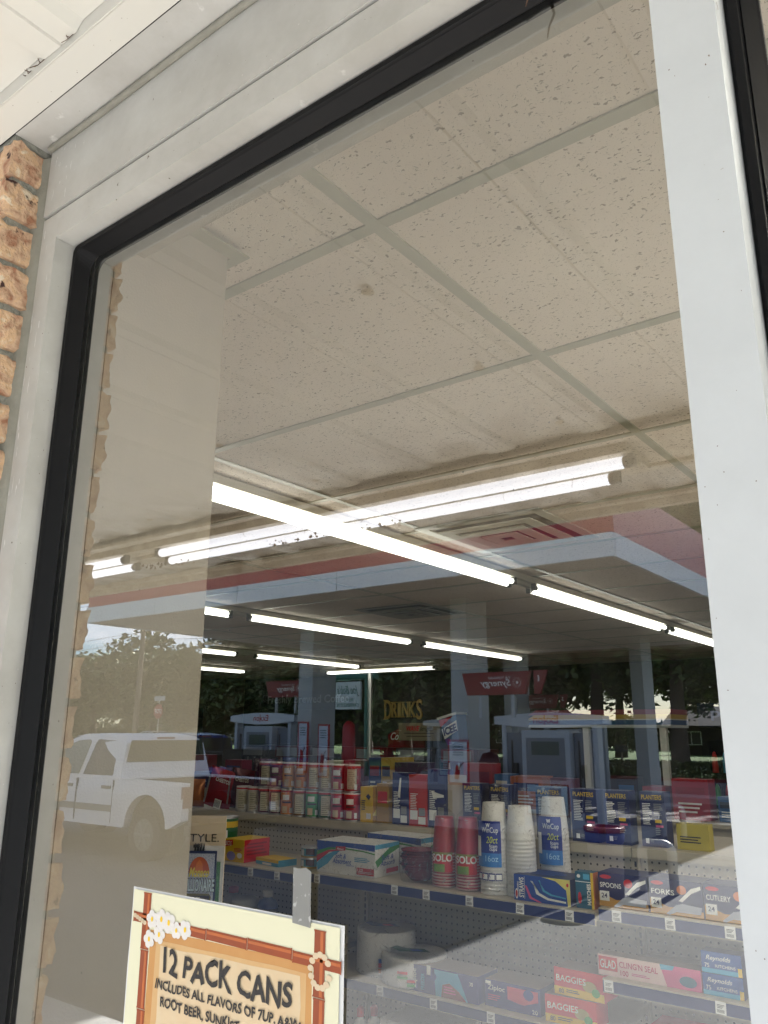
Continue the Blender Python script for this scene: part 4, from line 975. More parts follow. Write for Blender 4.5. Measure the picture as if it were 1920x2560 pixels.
# cleaning bottles seen between poster and lottery card
def bottle(loc, r, h, bm, cm, label, lm=None):
    b = MB(); b.lathe((0, 0, 0), [(0, 0), (r, 0), (r, h * .66), (r * .8, h * .75), (r * .35, h * .82), (r * .35, h * .86)], bm, 18)
    o = b.build('cleaner_bottle', None, (0, 0, 0), label, 'bottle'); o.location = loc
    b = MB(); b.lathe((0, 0, 0), [(r * .5, h * .84), (r * .52, h * .97), (r * .3, h), (0, h)], cm, 14); b.build('cap', o, (0, 0, 0))
    if lm: b = MB(); b.lathe((0, 0, 0), [(r * 1.01, h * .15), (r * 1.01, h * .58)], lm, 18); b.build('label', o, (0, 0, 0))
bottle((-2.80, 2.26, .701), .046, .175, M('blue_plastic', '#274a9c', .3), whitep, 'blue bottle with a white cap on the shelf below the sponge', navyp)
bottle((-3.00, 2.24, .701), .044, .172, M('pale_plastic', '#b8bcc0', .3), redp, 'pale bottle with a red cap behind the lottery display')
b = MB(); b.lathe((0, 0, 0), [(0, 0), (.055, 0), (.055, .11), (.058, .112), (.058, .135), (.05, .14), (0, .14)], M('pale_plastic', '#b8bcc0'), 20)
o = b.build('wipes_tub', None, (0, 0, 0), 'round grey tub of wipes beside the blue bottle', 'tub'); o.location = (-2.905, 2.22, .701)
b = MB(); b.lathe((0, 0, 0), [(.0556, .02), (.0556, .09)], M('pale_blue_label', '#6f94b8', .4), 20); b.build('label', o, (0, 0, 0))
# ---- on the top deck, cans and boxes
DZ = 1.173; yd = 2.44
CR = .0375
def crisp(loc, col, label, face=True, h=.118, light=False, r=CR):
    c = M('can_print_' + col[1:], col, .35)
    pp = [(FA - 14, 26, .60, .80, whitep), (FA - 8, 34, .48, .54, M('badge_dark', '#3a2a2a', .4)), (FA - 20, 20, .10, .36, M('badge_pale', '#d0b890', .4))] if face else [(FA, 34, .12, .85, M('label_buff', '#cfc8ac', .5))]
    bands = [(.0, .05, silver), (.9, .97, redp)] if not light else [(.3, .34, greyp), (.6, .63, greyp)]
    o = can('snack_can', label, loc, r, h, c, bands, M('clear_lid', (.75, .72, .70), .2), 'small snack cans on the top deck', 18, patch=pp + [(FA + 28, 10, .1, .3, whitep)])
    if not face:
        b = MB()
        for q in range(9): b.lathe((0, 0, 0), [(r + .0014, h * (.16 + q * .072)), (r + .0014, h * (.175 + q * .072))], ink, 5, FA - 28, FA + 24 - (q % 3) * 8)
        b.build('nutrition_lines', o, (0, 0, 0))
    return o
low = [(-3.187, '#d9d6cf', 'white seasoning can at the left end of the lower can row', 0), (-3.105, '#cfcdc6', 'white seasoning can second from the left of the lower can row', 0),
       (-3.030, '#5a1230', 'maroon can in the lower row under the first upper can', 0), (-2.955, '#571230', 'maroon can in the lower row next to the orange can', 0),
       (-2.874, '#d9812c', 'orange can with a white badge in the lower row', 1), (-2.796, '#8f6a34', 'brown can turned to its nutrition panel in the lower row', 0),
       (-2.711, '#2f9a48', 'bright green can with a badge in the lower row', 1), (-2.632, '#1f5e3a', 'dark green can in the lower row', 0),
       (-2.556, '#b8204a', 'raspberry can with a badge in the lower row', 1), (-2.475, '#a8142a', 'red can beside the yellow box in the lower row', 1)]
for x, c, l, f in low: crisp((x, yd + .01, DZ), c, l, bool(f))
upr = [(-3.034, '#56122e', 'maroon can at the left end of the upper can row', 0), (-2.957, '#6d1d5c', 'purple can with a badge in the upper row', 1), (-2.873, '#d9a05c', 'pale orange can with a badge in the upper row', 1),
       (-2.792, '#d98a3c', 'orange can in the middle of the upper row', 1), (-2.714, '#b85c34', 'rust orange can in the upper row', 0), (-2.636, '#b8a8a4', 'cloudy grey can in shrink wrap in the upper row', 0), (-2.560, '#b01828', 'bright red can in shrink wrap in the upper row', 1), (-2.480, '#a81424', 'deep red can at the right end of the upper row', 0)]
for x, c, l, f in upr: crisp((x, yd + .014, DZ + .1225), c, l, bool(f))
b = MB(); b.box(-3.075, yd - .03, DZ + .120, -2.44, yd + .055, DZ + .252, wrap_m); tag(b.build('shrink_wrap', None, (-2.75, yd, DZ + .12)), 'clear shrink wrap round the upper row of snack cans', 'plastic wrap')
for k, x in enumerate((-2.87, -2.79, -2.71, -2.63)):
    crisp((x, yd + .11, DZ), ['#d9812c', '#8f6a34', '#2f9a48', '#b8204a'][k], ['hidden second row orange can', 'hidden second row brown can', 'hidden second row green can', 'hidden second row raspberry can'][k]) if False else None
carton('snack_box', 'yellow snack box beside the red cans on the top deck', 'box', (-2.385, yd, DZ), .070, .150, .12, yellowp, M('mustard_print', '#a8801c', .4), yellowp, F=[('p', [(.45, .72), (.65, .8), (.85, .72), (.7, .62)], navyp), ('l', .1, .3, .45, .6, 5, ink), ('r', .5, .1, .85, .25, whitep)], Rr=[('p', [(0, .2), (.5, .6), (1, .3), (1, .1)], M('pale_yellow_print', '#e3d873')), ('p', [(.2, .8), (1, .95), (1, .6)], redp)])
carton('snack_box', 'yellow snack box turned sideways behind the first yellow box', 'box', (-2.31, yd + .02, DZ), .065, .165, .12, M('mustard_print', '#a8801c'), F=[('r', .1, .5, .9, .8, redp)])
def tallbox(x, h, w_, c, label, extra=()):
    return carton('cracker_box', label, 'box', (x, yd + .02, DZ), w_, h, .06, M('box_' + c[1:], c, .4), group='tall boxes on the top deck',
       F=[('l', .08, .30, .5, .62, 10, whitep), ('r', .06, .12, .48, .30, whitep), ('r', .52, .04, .92, .18, whitep), ('r', .55, .2, .9, .35, greyp)] + list(extra))
tallbox(-2.212, .215, .086, '#151f62', 'first tall navy box beside the yellow snack box', [('p', [(.35, .55), (.48, .9), (.58, .9), (.5, .5)], whitep)])
tallbox(-2.118, .210, .094, '#c42a22', 'tall bright red box between two navy boxes')
tallbox(-2.020, .235, .090, '#151f62', 'tallest navy box to the right of the red box', [('p', [(.2, .62), (.9, .56), (.9, .52), (.3, .5)], whitep)])
carton('display_card', 'blank cream card standing beside the tall navy box', 'card', (-1.925, yd + .03, DZ), .092, .215, .004, M('cream_card', '#b9ae9a', .6))
def nuts(x, dy, label, w_=.096, rz=0):
    return carton('peanut_box', label, 'box', (x, yd + dy, DZ), w_, .185, .07, navyp, navyp, navyp, group='navy peanut boxes on the top deck', rotz=rz,
       F=[('t', 'PLANTERS', .10, .86, .80, .085, yellowp), ('l', .1, .38, .48, .78, 13, whitep), ('l', .56, .55, .92, .78, 7, greyp), ('r', .58, .44, .84, .50, yellowp), ('r', .6, .36, .9, .40, pinkp), ('l', .58, .2, .84, .34, 4, greyp), ('r', .16, .06, .30, .15, whitep), ('l', .34, .07, .5, .14, 3, greyp)])
for x, dy, l, w_ in ((-1.845, .02, 'first navy peanut box from the left, beside the cream card', .09), (-1.715, .02, 'second navy peanut box, behind the left foam cup stack', .095), (-1.49, .0, 'third navy peanut box, right of the foam cups', .110), (-1.345, -.005, 'fourth navy peanut box along the top deck', .105), (-1.220, .0, 'fifth navy peanut box along the top deck', .095), (-1.095, .02, 'sixth navy peanut box, last before the yellow packet', .09)):
    nuts(x, dy, l, w_, rnd.uniform(-4, 4))
carton('cracker_packet', 'small yellow packet lying at the right end of the top deck', 'packet', (-.96, yd + .02, DZ), .11, .085, .05, M('washed_yellow', '#b8a83a', .5), F=[('l', .1, .2, .8, .5, 3, ink)])
# snack bags
def bag(loc, w_, h, c, label, rz, tilt, word=None, wc=whitep):
    b = MB(); N = 10; vs = []
    for sgn in (-1, 1):
        for i in range(N + 1):
            for j in range(N + 1):
                u = i / N; v = j / N
                puff = .034 * (math.sin(math.pi * u) ** .6) * (math.sin(math.pi * v) ** .5)
                puff += .004 * mnoise.noise(Vector((u * 5, v * 5, sgn * 3 + loc[0] * 9)))
                vs.append(((u - .5) * w_ * (1 - .05 * math.sin(math.pi * v)), .035 + sgn * puff, v * h))
    fs = []
    for q in range(2):
        o_ = q * (N + 1) ** 2
        for i in range(N):
            for j in range(N):
                a = o_ + i * (N + 1) + j; f = (a, a + N + 1, a + N + 2, a + 1); fs.append(f if q == 0 else f[::-1])
    m = M('foil_bag_' + c[1:], c, .25, .3, nz=(14, .4)); b.add(vs, fs, m, True)
    o = b.build('snack_bag', None, (0, 0, 0), label, 'snack bag', 'foil snack bags'); o.location = loc; o.rotation_euler = (0, R(tilt), R(rz))
    if word:
        b = MB(); b.text(word, (-w_ * .1, -.0035, h * .70), w_ * .55, h * .10, wc, bold=.03, shear=.1); b.build('lettering', o, (0, 0, 0))
        b = MB(); b.box(-w_ * .36, -.004, h * .1, -w_ * .30, -.003, h * .75, greyp); b.box(w_ * .05, -.004, h * .05, w_ * .3, -.003, h * .28, whitep)
        for q in range(6): b.box(w_ * (.07 + q * .035), -.0046, h * .08, w_ * (.085 + q * .035), -.0041, h * .25, ink)
        b.build('printed_panel', o, (0, 0, 0))
    return o
bag((-3.40, yd - .01, DZ), .17, .20, '#a8141a', 'bright red snack bag leaning left at the start of the top deck', 12, 14, 'CHEETOS')
bag((-3.27, yd + .03, DZ), .16, .20, '#5c0f14', 'dark red snack bag leaning beside the bright red bag', 6, 6, 'CHEETOS', M('label_buff', '#cfc8ac'))
bag((-3.50, yd + .12, DZ), .17, .20, '#3a1c60', 'purple snack bag behind the red bags', 10, 4)
bag((-3.30, yd + .22, DZ), .18, .245, '#5a1446', 'tall magenta snack bag standing at the back of the deck', -5, 0)
bag((-3.08, yd + .24, DZ), .18, .255, '#1c2c66', 'tall blue snack bag standing at the back of the deck', 5, 0)
bag((-3.56, yd - .02, DZ), .13, .14, '#b86a20', 'small orange snack bag at the far left of the deck', 20, 0)

# ================================================================== LOTTERY DISPLAY on a stand near the wall corner
ld = empty('lottery_display', (-1.66, .83, 0), 'cream lottery display board with a blue ticket picture beside the wall corner', 'display board')
b = MB(); b.box(-1.81, .828, 1.0, -1.535, .834, 1.366, M('cream_board', (.74, .62, .45), .6)); b.build('board', ld)
b = MB(); b.box(-1.81, .8262, 1.0, -1.5355, .8275, 1.300, M('pale_blue_white_print', (.7, .71, .74), .5)); b.build('lower_panel', ld)
b = MB(); b.text('WITH STYLE.', (-1.805, .8255, 1.3085), .249, .0175, ink, bold=.002); b.build('lettering', ld)
gl_ = M('glitter_blue_print', (.16, .24, .48), .5, nz=(420, 1.0, (.7, .75, .85)))
b = MB(); b.box(-1.676, .8245, 1.0, -1.560, .8258, 1.289, M('ticket_navy', '#26386a', .5)); b.box(-1.670, .8235, 1.0, -1.566, .8243, 1.283, gl_)
P = [(-1.618 + .036 * math.cos(t), 1.240 + .036 * math.sin(t)) for t in [math.pi * k / 12 for k in range(13)]]
b.prism(P, 'y', .8222, .8234, M('sunset_print', '#c05a24', .5)); b.prism([(-1.633, 1.243), (-1.603, 1.243), (-1.608, 1.262), (-1.618, 1.270), (-1.628, 1.262)], 'y', .8214, .8221, orangep)
b.prism([(-1.663, 1.168), (-1.656, 1.160), (-1.58, 1.160), (-1.573, 1.168), (-1.573, 1.190), (-1.58, 1.197), (-1.656, 1.197), (-1.663, 1.190)], 'y', .8224, .8234, M('olive_gold_print', '#6f6a2c', .5)); b.box(-1.659, .8214, 1.165, -1.577, .8223, 1.192, ink)
b.build('ticket_picture', ld)
b = MB(); b.box(-1.558, .8235, 1.0, -1.546, .826, 1.265, M('green_glitter_print', (.02, .10, .04), .5, nz=(300, .8, (.1, .3, .1)))); b.box(-1.700, .8235, 1.0, -1.680, .826, 1.272, M('copper_glitter_print', (.20, .07, .04), .5, nz=(300, .8, (.4, .2, .12)))); b.build('side_ticket', ld)
b = MB(); b.text('Monaco', (-1.652, .8205, 1.232), .070, .021, M('bright_yellow_print', '#e8d83a', .5), shear=.35, bold=.03); b.build('lettering', ld)
b = MB(); b.text('MILLIONAIRE', (-1.672, .8212, 1.200), .112, .030, ink, bold=.06); b.text('MILLIONAIRE', (-1.671, .8205, 1.2015), .109, .027, M('ice_white_print', '#cfe6f4', .5), bold=.035); b.build('lettering', ld)
b = MB()
for s, z, h_, m in (('ENTER THE', 1.186, .0036, whitep), ('MONACO MILLIONAIRE CHALLENGE', 1.179, .0048, M('bright_yellow_print', '#e8d83a')), ('2ND CHANCE PROMOTION', 1.171, .0042, whitep)): b.text(s, (-1.653, .8210, z), .070 if 'MON' in s else .045, h_, m, bold=.02)
b.build('lettering', ld)
b = MB(); b.box(-1.64, .815, 1.297, -1.622, .827, 1.303, ink)
for k in range(4): b.prism([(-1.640 + k * .009, 1.289), (-1.632 + k * .009, 1.289), (-1.637 + k * .011, 1.306)], 'y', .8235, .826, M('fan_dark_print', '#2c3438', .5))
b.build('crown_print', ld)
b = MB(); b.cyl((-1.68, .86, 0.02), (-1.68, .86, 1.3), .012, black); b.box(-1.83, .72, 0, -1.53, 1.0, .02, black); b.build('stand', ld)

# the board is turned towards the window at the right: squeeze its width and swing it about its right edge
for ch in bpy.data.objects:
    if ch.parent is ld and not ch.name.startswith('stand'):
        for v in ch.data.vertices:
            x, y = (v.co.x - .125) * .68, v.co.y
            v.co.x = .125 + x * math.cos(R(35)) - y * math.sin(R(35)); v.co.y = x * math.sin(R(35)) + y * math.cos(R(35))
# ================================================================== POSTER taped on the outside of the glass
po = empty('paper_poster', (-.615, -.008, 1.2), 'pale yellow paper poster about twelve pack cans with a printed bamboo frame', 'poster')
PL, PT, PW, PH, py = -.757, 1.4045, .2845, .216, -.0062
def pp(u, v): return (PL + u, PT + v)
paper = M('pale_yellow_paper', (.68, .66, .48), .8, nz=(4, .15, (.64, .61, .42)))
def player(pts, k, m, mb): mb.prism([pp(*p) for p in pts], 'y', py - k * .00009, py - k * .00009 - .00007, m)
b = MB(); N = 14; vs = []
for i in range(N + 1):
    for j in range(N + 1):
        u = i / N; v = j / N; vs.append((PL + u * PW, py + .0012 - .0007 * mnoise.noise(Vector((u * 3, v * 4, 2))) * (1 if 0 < j < N else 0), PT - v * PH))
b.add(vs, [(i * (N + 1) + j, i * (N + 1) + j + 1, (i + 1) * (N + 1) + j + 1, (i + 1) * (N + 1) + j) for i in range(N) for j in range(N)], M('white_paper_edge', (.66, .66, .66), .8), True)
b.prism([pp(.003, -.002), pp(PW - .004, -.002), pp(PW - .004, -PH + .003), pp(.003, -PH + .003)], 'y', py, py - .0001, paper)
b.build('paper_sheet', po)
parch = M('orange_parchment_print', (.52, .28, .10), .8, nz=(18, .6, (.45, .2, .06))); parch2 = M('pale_parchment_print', (.62, .50, .33), .8, nz=(25, .5, (.6, .40, .22)))
def wob(pts, a=.0012, s=0):
    out = []
    for k in range(len(pts)):
        p, q = pts[k], pts[(k + 1) % len(pts)]
        for j in range(6):
            t = j / 6; x_, y_ = p[0] + (q[0] - p[0]) * t, p[1] + (q[1] - p[1]) * t
            out.append((x_ + a * mnoise.noise(Vector((x_ * 90, y_ * 90, s))), y_ + a * mnoise.noise(Vector((x_ * 90, y_ * 90, s + 5)))))
    return out
b = MB(); player(wob([(.034, -.036), (.251, -.033), (.252, -.19), (.034, -.19)]), 1, parch, b)
player(wob([(.044, -.044), (.244, -.041), (.244, -.182), (.044, -.182)], .002, 3), 2, M('mid_parchment_print', (.58, .38, .18), .8, nz=(20, .5, (.52, .28, .11))), b); player(wob([(.051, -.0475), (.238, -.045), (.238, -.175), (.051, -.175)], .0025, 6), 3, parch2, b)
b.build('parchment', po)
bam = M('bamboo_brown_print', '#8f3f18', .6, nz=(30, .5, (.20, .05, .02))); bam2 = M('bamboo_light_print', '#b8602c', .6, nz=(40, .5, (.3, .10, .04)))
def bamboo(x0, y0, x1, y1, wd, n, seed):
    b = MB(); dx, dy = x1 - x0, y1 - y0; L = math.hypot(dx, dy); tx, ty = dx / L, dy / L; nx, ny = -ty, tx
    for k in range(n):
        a, c = k / n * L, (k + 1) / n * L - .0006
        jig = .0006 * ((k + seed) % 3 - 1)
        def q(s, o_): return (x0 + tx * s + nx * (o_ + jig), y0 + ty * s + ny * (o_ + jig))
        hw = wd / 2
        player([q(a, -hw * 1.08), q(a + .002, -hw * .96), q(c - .002, -hw * .96), q(c, -hw * 1.1), q(c, hw * 1.1), q(c - .002, hw * .96), q(a + .002, hw * .96), q(a, hw * 1.08)], 5 + (seed % 2), bam, b)
        player([q(a + .001, hw * .1), q(c - .001, hw * .1), q(c - .001, hw * .62), q(a + .001, hw * .62)], 7, bam2, b)
    b.build('bamboo_bar', po)
bamboo(.0265, -.003, .0285, -.213, .0122, 4, 0); bamboo(.259, -.0065, .258, -.213, .0128, 4, 1); bamboo(.0055, -.0275, .2835, -.031, .0095, 5, 2)
b = MB()
for (fx, fy, s) in ((.036, -.0262, .0088), (.0505, -.0245, .0095), (.0620, -.0262, .0100), (.0868, -.0292, .0090), (.0485, -.0385, .0088), (.0335, -.0445, .0085), (.074, -.0315, .008)):
    ph = rnd.uniform(0, 1)
    for k in range(5):
        t = ph + k * 2 * math.pi / 5; cx, cy_ = fx + math.cos(t) * s * .55, fy + math.sin(t) * s * .55
        player([(cx + s * .48 * math.cos(a), cy_ + s * .44 * math.sin(a)) for a in [2 * math.pi * i / 12 for i in range(12)]], 9 + k * .3, M('petal_white_print', (.66, .63, .60), .7), b)
    player([(fx + s * .2 * math.cos(a), fy + s * .28 * math.sin(a)) for a in [2 * math.pi * i / 8 for i in range(8)]], 12, yellowp, b)
b.build('flower_print', po)
b = MB()
rope = M('rope_print', (.60, .48, .33), .7)
for k in range(12):
    t = R(35 + k * 28); cx, cy_ = .2600 + .0105 * math.cos(t), -.0375 + .0125 * math.sin(t)
    player([(cx + .0035 * math.cos(a) , cy_ + .0026 * math.sin(a)) for a in [t + 2 * math.pi * i / 8 for i in range(8)]], 9 + (k % 3) * .4, rope, b)
for k in range(5): player([(.0085 + k * .004 + .0028 * math.cos(a), -.026 - k * .0012 + .0022 * math.sin(a)) for a in [2 * math.pi * i / 8 for i in range(8)]], 9, rope, b)
b.build('rope_print', po)
def tiki(s, u, v, w_, h_, seed):
    b = MB(); n = len(s)
    def wp(a, c):
        k = int(a * n * .999); r_ = random.Random(k * 7 + seed)
        return (a + .010 * (c - .5) * r_.uniform(-1, 1), c * (1 + .10 * r_.uniform(-1, 1)) + .06 * r_.uniform(-1, 1) + .03 * math.sin(a * 40))
    x_, z_ = pp(u, v); b.text(s, (x_, py - .00125, z_), w_, h_, ink, bold=.028, warp=wp, ux=(1, 0, -.006)); b.build('lettering', po)
tiki('12 PACK CANS', .0580, -.0715, .1720, .0215, 1)
tiki('INCLUDES ALL FLAVORS OF 7UP, A&W', .0485, -.0868, .192, .0098, 2)
tiki('ROOT BEER, SUNKIST', .0575, -.1013, .110, .0102, 3)
b = MB(); b.prism([(PL + .2275, PT - .0045), (PL + .2485, PT - .006), (PL + .2478, PT + .0385), (PL + .2415, PT + .041), (PL + .233, PT + .0395), (PL + .2268, PT + .040)], 'y', py - .0012, py - .0015, tape_m)
tag(b.build('tape_strip', None, (PL + .237, py, PT)), 'strip of greyish see through tape holding the top of the paper poster', 'tape')

# ================================================================== DEEP STORE
YW = 8.98
b = MB(); gold = M('gold_sign_letters', '#c9ab62', .4, .3)
xs = [-7.26, -7.13, -7.02, -6.945, -6.825, -6.70]; ws = [.125, .10, .055, .11, .115, .10]
sg = empty('drinks_sign', (-6.9, YW, 1.75), 'gold capital letters reading DRINKS high on the dark back wall', 'sign')
for ch, x, w_ in zip('DRINKS', xs, ws):
    big = ch in 'DS'
    b = MB(); z0, h_ = 1.765 - (.03 if big else 0), .215 + (.06 if big else 0)
    b.text(ch, (x, YW + .03, z0), w_, h_, gold, bold=.012, ext=.02)
    for sx_ in {'D': (.0,), 'R': (0, .75), 'I': (0,), 'N': (0, .8), 'K': (0, .75), 'S': ()}[ch]:
        for zz in (z0, z0 + h_ - .012): b.box(x + sx_ * w_ - .012, YW + .008, zz, x + sx_ * w_ + .045, YW + .03, zz + .012, gold)
    b.build('letter', sg)
b = MB(); P = [(-7.18 + .62 * t, 1.40 + .22 * math.sin(math.pi * (.12 + .76 * t)) ** .6) for t in [k / 14 for k in range(15)]]
b.prism([(-7.18, 1.30)] + P + [(-6.56, 1.30)], 'y', YW, YW + .03, M('soda_red', '#8f1018', .35))
o = b.build('soda_sign', None, (-6.87, YW, 1.3), 'dark red soda sign with white script partly behind the tan board', 'sign')
b = MB(); b.text('Coca-Cola', (-7.13, YW - .006, 1.455), .50, .105, whitep, shear=.35, bold=.02); b.build('lettering', o)
b = MB(); b.box(-6.878, YW - .16, 1.452, -6.186, YW - .13, 1.686, M('tan_sign_board', '#8f8468', .5)); o = b.build('menu_board', None, (-6.5, YW - .15, 1.45), 'tan board with red WAVElength lettering below the drinks sign', 'sign')
b = MB(); b.text('WAVE', (-6.74, YW - .165, 1.578), .22, .07, redp, shear=.3, bold=.04); b.text('length', (-6.51, YW - .165, 1.565), .20, .075, ink, shear=.3); b.box(-6.78, YW - .164, 1.545, -6.29, YW - .161, 1.553, ink); b.box(-6.74, YW - .164, 1.505, -6.34, YW - .161, 1.513, ink); b.build('lettering', o)
# tilted cup sign
def tilt(p, c, a): x, z = p[0] - c[0], p[1] - c[1]; return (c[0] + x * math.cos(a) - z * math.sin(a), c[1] + x * math.sin(a) + z * math.cos(a))
cc = (-5.91, 1.61); a_ = R(14)
b = MB(); T_ = lambda pts: [tilt(p, cc, a_) for p in pts]
b.prism(T_([(-6.00, 1.42), (-5.82, 1.42), (-5.77, 1.76), (-6.05, 1.76)]), 'y', YW - .35, YW - .12, M('icy_blue_print', '#5b7fae', .4))
b.prism(T_([(-6.07, 1.76), (-5.75, 1.76), (-5.76, 1.79), (-6.06, 1.79)]), 'y', YW - .37, YW - .10, whitep)
o = b.build('cup_sign', None, (cc[0], YW - .3, 1.42), 'tilted red white and blue frozen drink cup sign hanging at the back', 'sign')
b = MB(); b.prism(T_([(-6.045, 1.66), (-5.83, 1.755), (-6.05, 1.755)]), 'y', YW - .354, YW - .351, redp); b.prism(T_([(-6.02, 1.50), (-5.80, 1.56), (-5.785, 1.69), (-6.035, 1.63)]), 'y', YW - .358, YW - .355, whitep); b.prism(T_([(-6.00, 1.42), (-5.93, 1.42), (-5.95, 1.5), (-6.02, 1.5)]), 'y', YW - .354, YW - .351, M('violet_print', '#5b2f8f', .4)); b.build('printed_panel', o)
b = MB(); oz = tilt((-6.015, 1.535), cc, a_); b.text('ICEE', (oz[0], YW - .36, oz[1]), .21, .10, M('ink_blue_print', '#26206a', .4), ux=(math.cos(a_ + .1), 0, math.sin(a_ + .1)), uy=(-math.sin(a_), 0, math.cos(a_)), bold=.05); b.build('lettering', o)
b = MB(); b.box(-9.45, YW - .3, 1.88, -7.55, YW - .26, 2.16, M('coffee_board_dark', '#141a22', .5)); o = b.build('coffee_sign', None, (-8.5, YW - .3, 1.88), 'dark board reading Freshly Brewed Coffee at the back left', 'sign')
b = MB(); b.text('Freshly Brewed Coffee', (-9.31, YW - .304, 1.945), 1.65, .15, M('dim_grey_letters', '#8d9296', .5), bold=.02); b.build('lettering', o)
# coffee counter with machines
b = MB(); b.box(-9.8, YW - .75, 0, -5.2, YW - .02, .92, M('counter_laminate', '#3a2f28', .4), M('counter_top', '#7a6f62', .3)); o = b.build('drinks_counter', None, (-7.5, YW - .4, 0), 'long dark counter along the back wall below the drinks sign', 'counter')
for k, (x, c) in enumerate(((-9.2, '#4a4c50'), (-8.5, '#5a1a1c'), (-7.8, '#3c4048'), (-7.0, '#7a1418'), (-6.3, '#44464c'), (-5.6, '#6e1c20'))):
    m = M('machine_' + c[1:], c, .3); b = MB(); b.box(x - .26, YW - .6, .921, x + .26, YW - .1, 1.36, m); b.box(x - .24, YW - .68, 1.2, x + .24, YW - .6, 1.36, m)
    o = b.build('drink_machine', None, (x, YW - .3, .921), '%s drink dispenser on the back counter %s' % (['grey', 'maroon', 'slate', 'red', 'steel grey', 'brick red'][k], ['first from the tan pillar', 'under the coffee board', 'right of the coffee board', 'below the gold letters', 'below the tan board', 'below the tilted cup'][k]), 'drink machine', bevel=.01)
    b = MB(); b.box(x - .2, YW - .684, 1.22, x + .2, YW - .681, 1.34, M('panel_pale', '#8f9499', .4)); b.build('front_panel', o)
    b = MB()
    for q in range(3): b.cyl((x - .14 + q * .14, YW - .64, 1.2), (x - .14 + q * .14, YW - .64, 1.12), .014, chrome, n=8)
    b.build('nozzle', o)
# striped menu fascia on white posts
mf = empty('striped_header', (-3.5, 7.4, 0), 'red yellow and blue striped header on white posts at the right back', 'header')
b = MB(); x0, x1, yy = -4.13, -2.62, 7.38
for z0, z1, c in ((1.742, 1.790, '#8f3a4c'), (1.700, 1.7415, '#c2a04a'), (1.690, 1.6995, '#d8d4c8'), (1.645, 1.6895, '#1f4f86'), (1.618, 1.6445, '#c8ccd0')):
    b.prism([(x0 + (1.79 - z0) * .9 * 0 + .35 * (1.79 - z1) * 0, z0), (x1, z0), (x1, z1), (x0 + .1 * (z1 - 1.618) / .17, z1)], 'y', yy, yy + .5, M('stripe_' + c[1:], c, .35))
b.build('stripe_panel', mf, bevel=.002)
for x in (-3.50, -2.72):
    b = MB(); b.box(x - .03, 7.40, 0, x + .03, 7.46, 1.617, whitep); b.build('post', mf)
b = MB(); b.box(-4.1, 7.5, 0, -2.65, 8.1, .9, M('counter_laminate', '#3a2f28'), M('counter_top', '#7a6f62')); b.build('counter', mf)
# dark soda cooler
b = MB(); b.box(-2.55, 8.0, 0, -1.7, 8.6, 1.62, M('cooler_black', '#0c0f16', .3)); b.box(-2.55, 7.97, 1.63, -1.7, 8.6, 1.86, M('cooler_head_blue', '#0f1838', .3))
o = b.build('soda_cooler', None, (-2.1, 8.3, 0), 'tall black soda cooler with dark blue header at the far right', 'cooler')
b = MB(); b.text('pepsi', (-2.42, 7.965, 1.69), .42, .12, M('dim_blue_letters', '#6f7fb0', .4), bold=.02); b.build('lettering', o)
b = MB(); b.box(-2.48, 7.985, .25, -1.77, 7.995, 1.5, M('cooler_door_glass', '#10151c', .08)); b.build('door', o)
b = MB()
for q in range(4):
    for k in range(7): b.lathe((-2.42 + k * .1, 7.95, .3 + q * .3), [(0, 0), (.03, 0), (.03, .14), (.012, .19), (0, .2)], [redp, cyanp, greenp][(q + k) % 3], 8)
# (bottles stand on a wire rack in front of the cooler)
tag(b.build('bottle_rack_stock', None, (-2.1, 7.95, .3)), 'rows of soda bottles on the wire rack before the black cooler', 'bottles', kind='stuff')
# tan pillar, dark doorway
b = MB(); b.box(-11.6, 8.6, 0, -10.2, 9.02, 2.39, M('tan_pillar_paint', '#6f6552', .8, nz=(3, .3))); o = b.build('store_pillar', None, (-10.9, 8.6, 0), 'broad tan pillar wall at the far left back of the store', 'pillar')
b = MB(); b.box(-11.3, 8.59, 0, -10.72, 8.599, 1.93, black); b.build('doorway', o); b = MB(); b.box(-11.15, 8.58, 1.99, -10.95, 8.597, 2.04, ink); b.build('door_sign', o)
b = MB(); b.cyl((-6.98, 8.3, 0), (-6.98, 8.3, 2.39), .035, chrome); tag(b.build('steel_pole', None, (-6.98, 8.3, 0)), 'thin steel pole left of the drinks sign', 'pole')
b = MB(); b.lathe((-8.72, 6.05, 2.05), [(.0, -.02), (.07, .02), (.115, .16), (.12, .24), (.05, .33), (0, .34)], black, 14); tag(b.build('ceiling_speaker', None, (-8.72, 6.05, 2.05)), 'black cone shaped lamp hanging before the far tube light', 'speaker')
